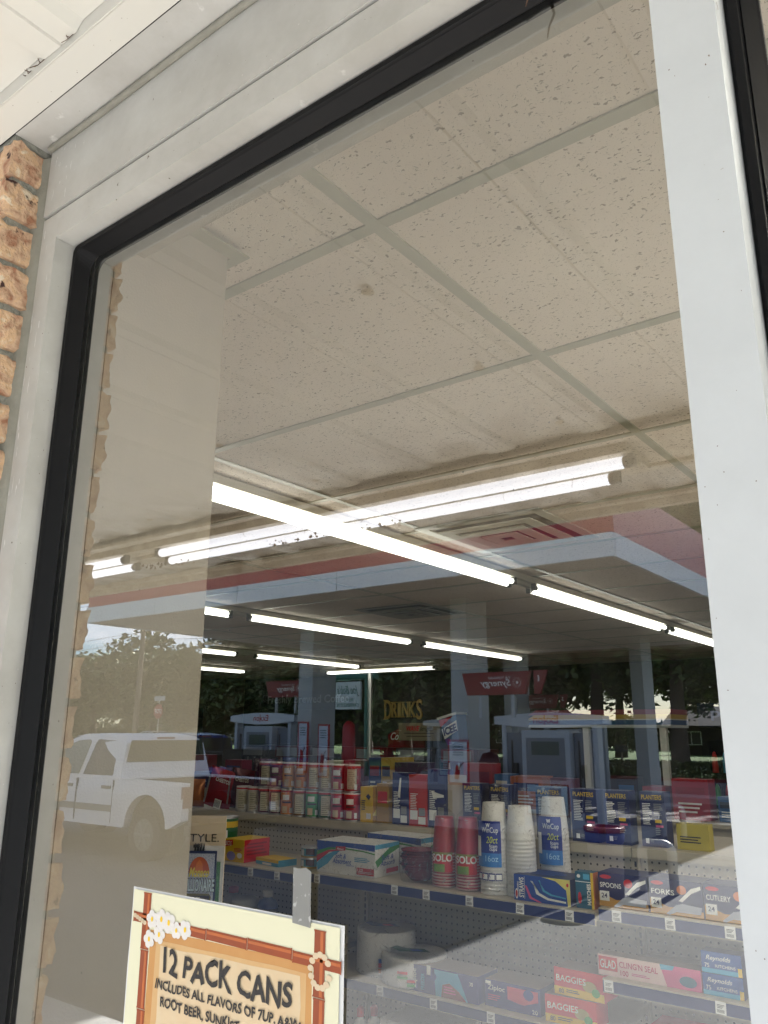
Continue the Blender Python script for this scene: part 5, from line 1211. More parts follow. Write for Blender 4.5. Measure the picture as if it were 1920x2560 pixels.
# second shelving run with mixed goods
g2 = empty('rear_shelving', (-3, 4.7, 0), 'second shelving run with mixed dark goods behind the first', 'shelving')
b = MB(); b.box(-7.2, 4.45, 0, .8, 4.95, 1.05, cream); b.build('cabinet', g2)
b = MB(); b.box(-7.2, 4.40, 1.0505, .8, 5.0, 1.08, cream); b.build('shelf', g2)
cols = ['#8f1a20', '#1a2560', '#3a1440', '#b0602a', '#203a78', '#a0202c', '#d0c8b8', '#24262c', '#6a1a1c', '#c8a838', '#2a5a8a', '#7a1c3a']
names = ['maroon', 'navy', 'plum', 'rust', 'deep blue', 'crimson', 'cream', 'charcoal', 'oxblood', 'mustard', 'steel blue', 'wine']
x = -7.1; k = 0; ordn = ['leftmost', 'second', 'third', 'fourth', 'fifth', 'sixth', 'seventh']; seen = {}
while x < .5:
    w_ = rnd.uniform(.10, .24); h_ = rnd.uniform(.12, .30); c = cols[(k * 5 + k // 12) % 12]; nm = names[(k * 5 + k // 12) % 12]
    carton('grocery_box', '%s of the %s grocery boxes counted from the left of the rear shelving' % (ordn[seen.setdefault(nm, 0)], nm), 'box', (x + w_ / 2, 4.46 + rnd.uniform(0, .05), 1.0805), w_ - .012, h_, rnd.uniform(.08, .3), M('goods_' + c[1:], c, .4), group=nm + ' boxes on the rear shelving', rotz=rnd.uniform(-5, 5),
           F=[('r', .1, .55, .9, .8, M('goods_' + cols[(k * 7 + 3) % 12][1:], cols[(k * 7 + 3) % 12], .4)), ('l', .15, .1, .8, .4, 3, whitep)])
    seen[nm] += 1; x += w_ + rnd.uniform(0, .05); k += 1
# red promotional table with papers
b = MB(); b.box(-3.35, 3.75, 0, -2.6, 4.2, 1.10, M('table_red', '#7c1420', .4)); o = b.build('display_bin', None, (-3.0, 4, 0), 'dark red display bin topped with loose white papers', 'bin')
b = MB()
for q in range(7):
    cx, cy_ = rnd.uniform(-3.3, -2.75), rnd.uniform(3.8, 4.1); a = rnd.uniform(-.4, .4)
    P = [(cx + u * math.cos(a) - v * math.sin(a), cy_ + u * math.sin(a) + v * math.cos(a), 1.105 + q * .012 + (.02 if u > 0 else 0)) for u, v in ((0, 0), (.26, 0), (.26, .14), (0, .14))]
    b.add(P, [(0, 1, 2, 3)], whitep if q % 3 else bluep)
b.build('loose_paper', o)

# ================================================================== OUTSIDE GROUND
LOT = -0.34
def sheet(name, x0, y0, x1, y1, z, m, kind='structure', z2=None):
    b = MB(); nx = max(1, int(abs(x1 - x0) / 40)); b.add([(x0, y0, z), (x1, y0, z), (x1, y1, z if z2 is None else z2), (x0, y1, z if z2 is None else z2)], [(0, 1, 2, 3)], m)
    return b.build(name, kind=kind)
conc = M('weathered_concrete', (0.50, 0.49, 0.47), .9, nz=(.9, .5, (.40, .39, .37)), bump=(30, .3, .01))
lotm = M('worn_pale_asphalt', (0.15, 0.149, 0.147), .9, nz=(.9, .6, (.11, .109, .107)), bump=(30, .3, .01))
asph = M('asphalt', (0.055, 0.055, 0.055), .9, nz=(1.2, .5), bump=(60, .5, .01))
grass_m = M('lawn_green', (0.11, 0.21, 0.035), .95, nz=(1.5, .6, (.04, .075, .02)), bump=(25, .8, .05))
sheet('terrain', -500, 500, 500, -500, LOT - .30, grass_m)
b = MB(); b.box(-30, -2.6, -.40, 12, -.0605, -.001, conc); b.build('walkway', kind='structure')
sheet('lot_ramp', -70, -6.0, 45, -2.601, LOT, lotm, z2=-.15)
sheet('forecourt', -70, -35.2, 45, -6.0, LOT, lotm)
b = MB(); b.box(-120, -35.5, LOT - .1, 60, -35.2, LOT + .12, M('red_kerb_paint', '#6e2420', .8, nz=(3, .5))); b.build('kerb', kind='structure')
sheet('verge', -120, -46.5, 60, -35.5, LOT + .06, grass_m)
b = MB(); b.box(-140, -46.8, LOT - .1, 80, -46.5, LOT + .08, conc); b.build('kerb_far', kind='structure')
sheet('road', -160, -56.5, 90, -46.8, LOT - .02, M('pale_road', (.22, .22, .21), .9, nz=(1, .3)))
sheet('lawn', -200, -140, 120, -56.5, LOT + .05, grass_m)
# joints in the forecourt
b = MB()
for k in range(-5, 2): b.box(k * 4.5 - .009, -35, LOT + .003, k * 4.5 + .009, -6.2, LOT + .005, M('joint_tar', (.06, .055, .05), .9))
for k in range(2, 8): b.box(-40, -k * 4.5 - .009, LOT + .003, 20, -k * 4.5 + .009, LOT + .005, M('joint_tar', (.06, .055, .05), .9))
b.build('forecourt_joints', kind='structure')

# ================================================================== FUEL CANOPY
ca = empty('fuel_canopy', (-12.7, -19.8, LOT), 'large flat fuel station canopy with a red and white fascia on white columns', 'canopy')
CX0, CX1, CY0, CY1, CZ = -20.4, -5.0, -27.2, -12.42, 4.46
can_w = M('canopy_white_fascia', (.80, .84, .90), .35, nz=(2, .15)); can_r = M('canopy_red_fascia', '#b8202c', .25, nz=(2, .15))
can_s = M('canopy_soffit', (.55, .53, .47), .5, nz=(1.5, .25))
for k in range(15):
    y0 = CY0 + .1 + k * (CY1 - CY0 - .2) / 15; b = MB(); b.box(CX0 + .1, y0 + .006, CZ + .03, CX1 - .1, y0 + (CY1 - CY0 - .2) / 15 - .006, CZ + .06, can_s); b.build('soffit_panel', ca)
b = MB(); b.box(CX0 + .1, CY0 + .1, CZ + .061, CX1 - .1, CY1 - .1, CZ + 1.3, black); b.build('deck', ca)
nf = 5
for k in range(nf):
    xa, xb = CX0 + (CX1 - CX0) * k / nf, CX0 + (CX1 - CX0) * (k + 1) / nf
    for yy, s_ in ((CY1, 1), (CY0, -1)):
        b = MB(); b.box(xa + .012, yy - .08 * s_, CZ, xb - .012, yy, CZ + .42, can_w); b.build('white_fascia_panel', ca, bevel=.004)
        b = MB(); b.box(xa + .006, yy - .14 * s_, CZ + .421, xb - .006, yy - .06 * s_, CZ + 1.45, can_r); b.build('red_fascia_panel', ca, bevel=.004)
    ya, yb = CY0 + .085 + (CY1 - CY0 - .17) * k / nf, CY0 + .085 + (CY1 - CY0 - .17) * (k + 1) / nf
    for xx, s_ in ((CX1, 1), (CX0, -1)):
        b = MB(); b.box(xx - .08 * s_, ya + .010, CZ, xx, yb - .010, CZ + .42, can_w); b.build('white_fascia_panel', ca, bevel=.004)
        b = MB(); b.box(xx - .14 * s_, ya + .006, CZ + .421, xx - .06 * s_, yb - .006, CZ + 1.45, can_r); b.build('red_fascia_panel', ca, bevel=.004)
colm = M('canopy_column_paint', (.46, .48, .50), .45, nz=(2, .15))
for x0, x1, Ya in ((-9.9, -9.48, 15.5), (-9.42, -9.04, 25.1), (-14.5, -14.04, 15.5), (-13.9, -13.4, 25.1)):
    b = MB(); b.box(x0, OUT(Ya), LOT, x1, OUT(Ya + .9), CZ + .03, colm); b.box(x0 - .01, OUT(Ya) + .01, LOT, x1 + .01, OUT(Ya + .9) - .01, LOT + .9, M('column_base_paint', (.5, .5, .5), .6)); b.build('column', ca, bevel=.006)
for xa, ya in ((-12, -16), (-7.6, -16), (-16.5, -16), (-12, -23), (-7.6, -23), (-16.5, -23)):
    b = MB(); b.box(xa - .3, ya - .3, CZ + .005, xa + .3, ya + .3, CZ + .03, M('canopy_lamp_housing', (.4, .4, .4), .4)); b.build('canopy_lamp', ca)
for Ya, s in ((15.95, ''), (25.5, '')):
    b = MB(); b.box(-19.8, OUT(Ya - .75), LOT, -5.9, OUT(Ya + .75), LOT + .14, conc); tag(b.build('pump_island', None, (-13, OUT(Ya), LOT), bevel=.03), ('near' if Ya < 20 else 'far') + ' raised concrete pump island under the canopy', 'island')

# ================================================================== PUMPS AND SIGNS (they face the store)
pwh = M('pump_white', (.42, .46, .52), .35); pgr = M('pump_grey', (.16, .18, .22), .4); exr = M('fuel_brand_red', '#b01c22', .35)
MU = (-1, 0, 0)    # reading direction of signs facing the store
def lens(x0, x1, z0, z1, bulge, n=14):
    P = [(x0 + (x1 - x0) * k / n, z1 + bulge * math.sin(math.pi * k / n)) for k in range(n + 1)]
    return P + [(x1 - (x1 - x0) * k / n, z0 - bulge * math.sin(math.pi * k / n)) for k in range(n + 1)]
def pump(label):
    """local frame: x across, front of the pump towards +y, foot at z=0"""
    r_ = empty('fuel_pump', (0, 0, 0), label, 'fuel pump', 'fuel pumps under the canopy')
    b = MB(); b.prism(lens(-1.2, 1.2, 2.02, 2.17, .075), 'y', -.16, .16, M('pump_header_white', (.60, .64, .70), .4)); b.build('header', r_)
    b = MB(); b.text('Exxon', (.26, .1605, 2.03), .56, .16, exr, ux=MU, bold=.02); b.box(-.06, .161, 2.0, -.03, .162, 2.2, exr); b.build('lettering', r_)
    for x in (-1.0, 1.0):
        b = MB(); b.box(x - .05, -.12, 0, x + .05, .12, 2.0, pwh); b.build('post', r_, bevel=.008)
    b = MB(); b.box(-.52, -.26, 0, .52, .26, 1.9, pwh); b.build('cabinet', r_, bevel=.02)
    b = MB(); b.box(-.42, .262, .95, .42, .275, 1.75, pgr); b.box(-.30, .2755, 1.42, .30, .282, 1.68, M('pump_screen', (.03, .05, .07), .1)); b.build('dispenser_face', r_)
    b = MB(); b.box(-.95, -.08, .5, -.54, .08, 1.85, pgr); b.box(.54, -.08, .5, .95, .08, 1.85, pgr); b.build('hose_bay', r_, bevel=.01)
    for x in (-.74, .74):
        b = MB(); b.box(x - .04, .0805, 1.0, x + .04, .16, 1.25, black); b.tube([(x, .12, 1.05), (x + .05, .22, .75), (x, .26, .4), (x - .08, .2, .35), (x - .1, .1, .8), (x - .1, .09, 1.7)], .018, black, 7); b.build('nozzle', r_)
    b = MB(); b.box(-.46, .262, .28, .46, .27, .88, M('poster_frame_dark', '#5a2a22', .5)); b.box(-.43, .2705, .31, .43, .273, .85, M('poster_cyan_white', '#a8c4cf', .5)); b.box(.05, .2735, .34, .3, .275, .8, pgr); b.build('advert_panel', r_)
    b = MB()
    for q in range(4): b.box(-.36, .2735, .68 - q * .08, -.05, .2745, .71 - q * .08, M('advert_text_teal', '#3a6670', .5))
    b.build('advert_lettering', r_)
    return r_
p0 = pump('nearest fuel pump with a white lens header left of the broad column'); p0.location = (-16.15, OUT(16.0), LOT + .14)
clone(p0, (-7.60, OUT(15.6), LOT + .14 - .08), 'nearest fuel pump with a white lens header right of the middle columns')
clone(p0, (-11.6, OUT(25.6), LOT + .14), 'far fuel pump between the two rear columns')
clone(p0, (-16.3, OUT(25.6), LOT + .14), 'far fuel pump at the left of the rear island')
def synergy(label, num):
    r_ = empty('pump_sign', (0, 0, 0), label, 'sign', 'red trapezoid signs over the pumps')
    b = MB(); b.prism([(-.78, .45), (-.66, 0), (.66, 0), (.78, .45)], 'y', -.05, .05, M('deep_sign_red', '#861614', .4)); b.build('sign_panel', r_, bevel=.01)
    b = MB(); b.text('Synergy', (.36, .053, .13), .70, .17, whitep, ux=MU, shear=.25, bold=.01); b.text('FUEL TECHNOLOGY', (.34, .053, .31), .5, .045, whitep, ux=MU); b.build('lettering', r_)
    b = MB()
    for q in range(14):
        for rr, s in ((.075, .008), (.1, .006)):
            t = q * 2 * math.pi / 14 + rr * 20; b.add([(.50 + rr * math.cos(t) + s * math.cos(a), .054, .23 + rr * math.sin(t) + s * math.sin(a)) for a in [k * math.pi / 3 for k in range(6)]], [(0, 1, 2, 3, 4, 5)], whitep)
    b.lathe((.50, 0, .23), [(0, 0)], whitep, 3) if False else None
    b.add([(.50 + .03 * math.cos(a), .054, .23 + .03 * math.sin(a)) for a in [k * math.pi / 6 for k in range(12)]], [tuple(range(12))], whitep); b.build('burst_emblem', r_)
    b = MB(); b.prism([(.86, .45), (.86, 0.0), (.98, 0.0), (1.14, .45)], 'y', -.03, .03, M('deep_sign_red', '#a01c1a')); b.build('number_flag', r_)
    b = MB(); b.text(num, (.98, .034, .24), .035 if num == '1' else .06, .12, whitep, ux=MU, bold=.02); b.build('number', r_)
    b = MB(); b.box(-.4, -.03, -.45, -.34, .03, 0, colm); b.box(.34, -.03, -.45, .4, .03, 0, colm); b.build('bracket', r_)
    return r_
for x, Y, z, n, l in ((-8.31, 14.7, 2.30, '1', 'nearest red fuel sign with pale script over the right pump'), (-16.37, 17.0, 2.50, '3', 'red fuel sign with pale script over the left pump'), (-13.1, 26.0, 2.38, '5', 'small far red fuel sign over the rear island')):
    s = synergy(l, n); s.location = (x, OUT(Y), z)
def framed(x, z0, z1, w_, Y, label, red=True):
    r_ = empty('forecourt_poster', (x, OUT(Y), z0), label, 'poster', 'framed posters by the columns')
    b = MB(); b.box(x - w_ / 2, OUT(Y) - .03, z0, x + w_ / 2, OUT(Y), z1, exr if red else M('poster_frame_dark', '#5a2a22')); b.build('frame', r_)
    b = MB(); b.box(x - w_ / 2 + .04, OUT(Y) + .001, z0 + .05, x + w_ / 2 - .04, OUT(Y) + .004, z1 - .04, M('poster_pale', (.60, .66, .74), .5)); b.build('sheet', r_)
    b = MB(); zt = z1 - .16
    for q in range(4): b.box(x - w_ * .25, OUT(Y) + .0045, zt - q * .055, x + w_ * .25, OUT(Y) + .006, zt - q * .055 + .022, M('poster_text_teal', '#2c5a68', .5))
    b.build('print_lines', r_)
    b = MB(); b.tube([(x + w_ * .25, OUT(Y) + .008, (z0 + z1) / 2), (x, OUT(Y) + .01, (z0 + z1) / 2 - .14)], .012, ink, 5); b.prism([(x - .1, z0 + .12), (x + .02, z0 + .12), (x + .04, (z0 + z1) / 2 - .1), (x - .06, (z0 + z1) / 2 - .05)], 'y', OUT(Y) + .0045, OUT(Y) + .007, exr); b.build('nozzle_print', r_)
framed(-14.03, .60, 1.80, .34, 15.2, 'narrow red framed poster on the left face of the broad column')
framed(-13.45, .50, 1.74, .36, 15.3, 'narrow red framed poster just right of the broad column')
framed(-9.56, .5, 1.42, .52, 15.2, 'red framed poster in front of the right hand column')
b = MB(); b.lathe((-12.9, OUT(15.6), LOT + .14), [(0, 0), (.15, 0), (.17, 1.2), (.15, 1.9), (.08, 2.0), (0, 2.02)], exr, 16); tag(b.build('red_bollard_cover', None, (-12.9, OUT(15.6), LOT)), 'rounded red column sleeve beside the broad column', 'sleeve')
b = MB(); b.lathe((-8.85, OUT(15.3), LOT + .14), [(0, 0), (.2, 0), (.24, .95), (.23, 1.2), (.15, 1.35), (0, 1.38)], black, 16); tag(b.build('litter_bin', None, (-8.85, OUT(15.3), LOT)), 'black domed litter bin between the right column and pump', 'bin')
r_ = empty('rubbish_bin', (-4.22, OUT(10.0), LOT), 'grey rubbish bin with dark red rim and blue liner on the forecourt', 'bin')
b = MB(); c_ = (-4.22, OUT(10.0), LOT); b.lathe(c_, [(0, 0), (.19, 0), (.215, .72)], M('bin_grey', (.35, .32, .36), .6), 20); b.build('body', r_)
b = MB(); b.lathe(c_, [(.216, .62), (.232, .64), (.236, .75), (.22, .76)], M('bin_liner_blue', '#3c4a86', .4), 20, wob=lambda t, z: .02 * math.sin(t * 9)); b.build('liner', r_)
b = MB(); b.lathe(c_, [(.22, .75), (.245, .755), (.245, .81), (.2, .815), (.19, .76), (0, .74)], maroon, 20); b.build('rim', r_)
def hoop(x, Y, label):
    b = MB(); w_, h_ = .19, .56; P = [(x - w_, OUT(Y), LOT)] + [(x - w_ + .10 - .10 * math.cos(t), OUT(Y), LOT + h_ - .10 + .10 * math.sin(t)) for t in [R(a) for a in (0, 22, 45, 67, 90)]] + [(x + w_ - .10 + .10 * math.sin(t), OUT(Y), LOT + h_ - .10 + .10 * math.cos(t)) for t in [R(a) for a in (0, 22, 45, 67, 90)]] + [(x + w_, OUT(Y), LOT)]
    b.tube(P, .06, M('galvanised_hoop', (.55, .54, .51), .4, .4, nz=(9, .4)), 12); tag(b.build('hoop_bollard', None, (x, OUT(Y), LOT)), label, 'bollard', 'steel hoop bollards')
hoop(-3.88, 10.8, 'nearer bent steel hoop bollard on the forecourt'); hoop(-5.60, 16.6, 'farther bent steel hoop bollard at the island end')

# ================================================================== VEHICLES
tyre = M('tyre_rubber', (.02, .02, .02), .8); vglass = M('dark_vehicle_glass', (.03, .035, .035), .08); vglass2 = M('greenish_vehicle_glass', (.10, .15, .13), .08)
trimb = M('black_trim', (.03, .03, .03), .5)
def pickup(loc, paint, label, extra=False):
    """profile runs along x: tail at x=0, nose towards -x; near side faces +y; foot at z=0"""
    r_ = empty('pickup_truck', (0, 0, 0), label, 'pickup truck')
    def arch(cx, r, z, n=12): return [(cx + r * math.cos(math.pi * k / n), z + r * math.sin(math.pi * k / n) * .92) for k in range(n + 1)]
    low_ = [(0, .62), (0, 1.15), (-1.95, 1.17), (-4.05, 1.15), (-4.20, 1.13), (-5.5, 1.05), (-5.78, .95), (-5.82, .55), (-5.55, .42)] + arch(-4.85, .50, .50)[::-1] + [(-4.3, .45), (-1.75, .45)] + arch(-1.22, .50, .50)[::-1] + [(-.66, .5)]
    b = MB()
    for s_ in (-1, 1):
        n = len(low_)
        ys = [.98 if p[1] < 1.0 else .95 for p in low_]
        o_ = [(p[0], s_ * y_, p[1]) for p, y_ in zip(low_, ys)]; i_ = [(p[0], s_ * .84, p[1]) for p in low_]
        b.add(o_, [tuple(range(n))], paint); b.add(i_, [tuple(range(n - 1, -1, -1))], paint)
        b.add(o_ + i_, [(k, (k + 1) % n, n + (k + 1) % n, n + k) for k in range(n)], paint)
    b.box(-5.75, -.845, .5, -4.2, .845, 1.07, paint); b.box(-4.2, -.845, .45, -1.95, .845, 1.12, paint); b.box(-1.95, -.845, .6, -.02, .845, .75, trimb); b.box(-2.0, -.845, .6, -1.92, .845, 1.17, paint)
    b.box(-1.91, .815, .75, -.03, .838, 1.13, trimb); b.box(-1.91, -.838, .75, -.03, -.815, 1.13, trimb); b.box(-1.918, -.81, .751, -1.90, .81, 1.14, trimb)
    b.build('body', r_, bevel=.02)
    # cab with leaning sides
    roof = [(-1.98, 1.15), (-2.06, 1.70), (-2.20, 1.81), (-2.75, 1.86), (-3.35, 1.84), (-3.72, 1.74), (-4.35, 1.12)]
    b = MB(); n = len(roof); yw = [.93, .80, .74, .72, .72, .76, .90]
    L_ = [(p[0], y_, p[1]) for p, y_ in zip(roof, yw)]; Rr_ = [(p[0], -y_, p[1]) for p, y_ in zip(roof, yw)]
    b.add(L_, [tuple(range(n))], paint); b.add(Rr_, [tuple(range(n - 1, -1, -1))], paint); b.add(L_ + Rr_, [(k, (k + 1) % n, n + (k + 1) % n, n + k) for k in range(n)], paint)
    b.build('cab', r_, bevel=.015)
    def side(pts, m, name, d=.006):
        for s_ in (1, -1):
            b = MB(); vs = []
            for x, z in pts:
                y_ = .93 - (z - 1.15) * (.93 - .775) / .58 if z > 1.15 else .93; vs.append((x, s_ * (y_ + d), z))
            f = tuple(range(len(vs))); b.add(vs, [f if s_ > 0 else f[::-1]], m); b.add([(v[0], v[1] - s_ * d * .8, v[2]) for v in vs], [f], m); b.build(name, r_)
    side([(-2.20, 1.20), (-2.26, 1.66), (-2.32, 1.74), (-2.86, 1.76), (-2.92, 1.70), (-3.02, 1.20)][::-1], vglass, 'rear_window')
    side([(-3.14, 1.20), (-3.06, 1.72), (-3.12, 1.755), (-3.42, 1.74), (-3.68, 1.66), (-4.16, 1.20)][::-1], vglass2, 'front_window')
    b = MB(); b.add([(-2.052, y_, z) for y_, z in ((-.86, 1.19), (.86, 1.19), (.74, 1.75), (-.74, 1.75))], [(0, 1, 2, 3)], vglass); o = b.build('back_glass', r_); o.location = (.035, 0, 0)
    b = MB(); b.add([(-4.27, -.80, 1.20), (-4.27, .80, 1.20), (-3.78, .72, 1.71), (-3.78, -.72, 1.71)], [(0, 1, 2, 3)], vglass); o = b.build('windscreen', r_); o.location = (-.02, 0, .03)
    for s_ in (1, -1):
        for xa, xb in ((-3.07, -2.08), (-4.12, -3.09)):
            b = MB()
            for x in (xa, xb): b.box(x - .006, s_ * .962, .50, x + .006, s_ * .984, 1.14, trimb)
            b.box(xa, s_ * .975, .66, xb, s_ * .99, .76, M('door_moulding', (.30, .28, .24), .5)); b.build('door_trim', r_)
            b = MB(); b.box(xa + .68, s_ * .955, 1.0, xa + .92, s_ * .985, 1.05, M('handle_dark', (.16, .15, .13), .4)); b.build('door_handle', r_, bevel=.01)
        for cx in (-1.22, -4.85):
            b = MB(); b.cyl((cx, s_ * .74, .38), (cx, s_ * .97, .38), .38, tyre, n=26, sm=False); b.build('tyre', r_, bevel=.03)
            b = MB(); b.cyl((cx, s_ * .90, .38), (cx, s_ * .978, .38), .23, M('wheel_alloy', (.22, .22, .21), .5, .5), n=20, sm=False)
            for q in range(6): t = q * math.pi / 3; b.cyl((cx, s_ * .98, .38), (cx + .2 * math.cos(t), s_ * .98, .38 + .2 * math.sin(t)), .03, greyp, n=6)
            b.build('rim', r_)
            b = MB(); b.cyl((cx, s_ * .50, .5), (cx, s_ * .72, .5), .45, black, n=20); b.build('wheel_well', r_)
        b = MB(); b.box(-.10, s_ * .80, .80, .012, s_ * .962, 1.10, M('tail_lamp_red', (.22, .035, .03), .3)); b.build('tail_light', r_, bevel=.01)
        b = MB(); b.box(-5.84, s_ * .62, .78, -5.70, s_ * .93, .98, silver); b.build('headlight', r_, bevel=.01)
        b = MB(); b.box(-4.10, s_ * .97, 1.18, -3.98, s_ * 1.14, 1.38, paint); b.build('wing_mirror', r_, bevel=.02)
    b = MB(); b.box(0, -.80, .62, .42, .80, .68, trimb); b.build('lowered_tailgate', r_); b = MB(); b.box(-.02, -.9, .42, .10, .9, .56, trimb); b.build('rear_bumper', r_, bevel=.02); b = MB(); b.box(-5.95, -.92, .45, -5.80, .92, .68, chrome); b.build('front_bumper', r_, bevel=.02)
    b = MB(); b.box(-2.075, -.18, 1.77, -2.10, .18, 1.80, M('tail_lamp_red', (.22, .035, .03))); b.build('brake_light', r_)
    if extra:
        b = MB(); b.box(-1.9, .86, 1.45, -.1, .9, 1.49, trimb); b.box(-1.9, -.9, 1.45, -.1, -.86, 1.49, trimb); b.box(-1.9, -.9, 1.3, -1.86, .9, 1.49, trimb); b.box(-.14, -.9, 1.3, -.1, .9, 1.49, trimb); b.build('bed_rack', r_); b = MB(); b.box(-1.8, -.8, .9, -1.0, .8, 1.4, black); b.build('tool_box', r_)
    for ch in bpy.data.objects:
        if ch.parent is r_:
            for v in ch.data.vertices:
                x = v.co.x
                if x < 0: v.co.x = x + .38 if x <= -.66 else x * (.28 / .66)
    r_.location = loc
    return r_
wpaint = M('white_vehicle_paint', (.84, .84, .86), .3); bpaint = M('blue_vehicle_paint', (.02, .05, .22), .2)
pickup((-9.95, OUT(8.25 + .95), LOT), wpaint, 'white four door pickup truck parked side on close to the window')
pickup((-13.6, OUT(13.2), LOT), bpaint, 'dark blue pickup truck with a black bed rack beyond the white one', True)
pickup((-57.5, OUT(46), LOT + .05), M('silver_vehicle_paint', (.45, .46, .47), .3), 'distant silver pickup truck by the stop sign')
def saloon(loc, paint, label):
    r_ = empty('parked_car', (0, 0, 0), label, 'car', 'distant parked cars')
    b = MB(); b.prism([(0, .3), (0, .85), (-.9, .92), (-3.3, .90), (-4.4, .74), (-4.5, .3)], 'y', -.85, .85, paint); b.build('body', r_, bevel=.05)
    b = MB(); b.prism([(-.5, .921), (-1.2, 1.38), (-2.3, 1.40), (-3.2, .91)], 'y', -.70, .70, vglass); b.prism([(-1.15, 1.381), (-1.2, 1.41), (-2.3, 1.43), (-2.35, 1.401)], 'y', -.68, .68, paint); b.build('cabin', r_, bevel=.03)
    for cx in (-.9, -3.6):
        for s_ in (1, -1): b = MB(); b.cyl((cx, s_ * .66, .31), (cx, s_ * .87, .31), .31, tyre, n=18); b.build('wheel', r_)
    r_.location = loc; return r_
saloon((-66.5, OUT(45), LOT + .05), wpaint, 'distant white car at the left of the stop sign')

# ================================================================== STREET THINGS
r_ = empty('stop_sign', (-46.6, OUT(36), LOT), 'red stop sign with a street name plate on its pole across the lot', 'sign')
X_, Y_ = -46.6, OUT(36)
b = MB(); b.cyl((X_, Y_, LOT), (X_, Y_, 3.9), .04, silver); b.build('pole', r_)
b = MB(); P = [(X_ + .50 * math.cos(R(22.5 + 45 * k)), 2.85 + .50 * math.sin(R(22.5 + 45 * k))) for k in range(8)]; b.prism(P, 'y', Y_ + .05, Y_ + .07, exr); b.build('sign_plate', r_)
b = MB(); b.text('STOP', (X_ + .37, Y_ + .075, 2.70), .74, .30, whitep, ux=MU, bold=.03); b.build('lettering', r_)
b = MB(); b.box(X_ - .55, Y_ - .02, 3.55, X_ + .55, Y_ + .02, 3.85, M('street_plate', (.6, .62, .62), .4)); b.text('GRANDE', (X_ + .4, Y_ + .03, 3.62), .8, .16, ink, ux=MU) if False else None; b.build('name_plate', r_)
def upole(x, Y, h, label):
    b = MB(); b.cyl((x, OUT(Y), LOT), (x, OUT(Y), h), .22, M('utility_pole_wood', (.28, .22, .16), .9, nz=(4, .4)), r1=.15, n=12); b.box(x - 1.2, OUT(Y) - .08, h - .8, x + 1.2, OUT(Y) + .08, h - .65, M('utility_pole_wood', (.28, .22, .16)))
    tag(b.build('utility_pole', None, (x, OUT(Y), LOT)), label, 'utility pole', 'utility poles along the road')
upole(-51.8, 38, 13, 'pale utility pole left of the stop sign'); upole(-24.3, 45, 13, 'utility pole standing behind the convenience store sign'); upole(2, 50, 13, 'utility pole at the right of the road')
b = MB()
for dz, dY in ((8.9, 38), (8.3, 38.4), (7.7, 38.8), (6.9, 39.5), (10.5, 38), (11.8, 38)):
    P = []
    for k in range(25): t = k / 24; x = -110 + 130 * t; P.append((x, OUT(dY) - (x + 52) * .12 * 0, dz - .9 * math.sin(math.pi * ((x + 52) / 27.5 % 1)) * .6))
    b.tube(P, .018, black, 4)
tag(b.build('overhead_wires', None, (-40, OUT(38), 8)), 'thin overhead wires strung between the utility poles', 'wires')
jb = empty('store_sign', (-24.8, OUT(30), LOT), 'green framed roadside sign with cursive shop name', 'sign')
gpn = M('sign_green', (.03, .16, .10), .4); Y_ = OUT(30)
b = MB(); b.cyl((-23.75, Y_, LOT), (-23.75, Y_, 4.1), .13, gpn); b.cyl((-26.0, Y_, 4.05), (-23.2, Y_, 4.05), .15, gpn); b.build('green_frame', jb)
b = MB(); b.box(-25.62, Y_ - .06, 2.58, -24.12, Y_ + .06, 3.84, M('sign_face_white', (.62, .70, .66), .4)); b.build('sign_face', jb)
b = MB(); b.text("Joe Bob's", (-24.2, Y_ + .065, 3.16), 1.32, .52, gpn, ux=MU, shear=.45, bold=.012); b.text('FOOD', (-24.55, Y_ + .065, 2.94), .42, .14, gpn, ux=MU, bold=.02); b.text('CONVENIENCE STORE', (-24.2, Y_ + .065, 2.70), 1.34, .16, gpn, ux=MU, bold=.02); b.build('lettering', jb)
# mail box, hedge, house
b = MB(); b.cyl((-17.3, OUT(44), LOT), (-17.3, OUT(44), .6), .05, M('utility_pole_wood', (.28, .22, .16))); b.box(-17.6, OUT(44) - .15, .6, -17.0, OUT(44) + .15, .95, black); tag(b.build('mailbox', None, (-17.3, OUT(44), LOT)), 'dark mailbox on a post across the road verge', 'mailbox')
def house(x0, x1, Y, label, c):
    r_ = empty('ranch_house', ((x0 + x1) / 2, OUT(Y), LOT), label, 'house', 'low houses across the road')
    yb = OUT(Y); wm = M('house_wall_' + c[1:], c, .9, nz=(3, .3)); rm = M('dark_shingle_roof', (.05, .045, .04), .9)
    b = MB(); b.box(x0, yb - 8, LOT, x1, yb, 2.3, wm); b.build('wall', r_)
    b = MB(); b.prism([(yb + .6, 2.301), (yb - 8.6, 2.301), (yb - 4, 4.1)], 'x', x0 - .6, x1 + .6, rm); b.build('roof', r_)
    n = int((x1 - x0) / 4)
    for k in range(n):
        xx = x0 + 2 + k * 4
        b = MB()
        if k == n // 2:
            b.box(xx - .5, yb + .002, LOT, xx + .5, yb + .05, 1.7, M('house_door', (.1, .05, .03), .5)); b.build('door', r_)
        else:
            b.box(xx - .9, yb + .002, .6, xx + .9, yb + .05, 1.8, whitep); b.box(xx - .82, yb + .051, .67, xx - .04, yb + .06, 1.73, vglass); b.box(xx + .04, yb + .051, .67, xx + .82, yb + .06, 1.73, vglass); b.build('window', r_)
house(-58, -36, 72, 'long low brown brick house across the road behind the pumps', '#5c4436')
house(-26, -12, 78, 'low dark house across the road at the right', '#3c342e')
house(-110, -88, 85, 'low pale house far left across the road', '#8a8274')

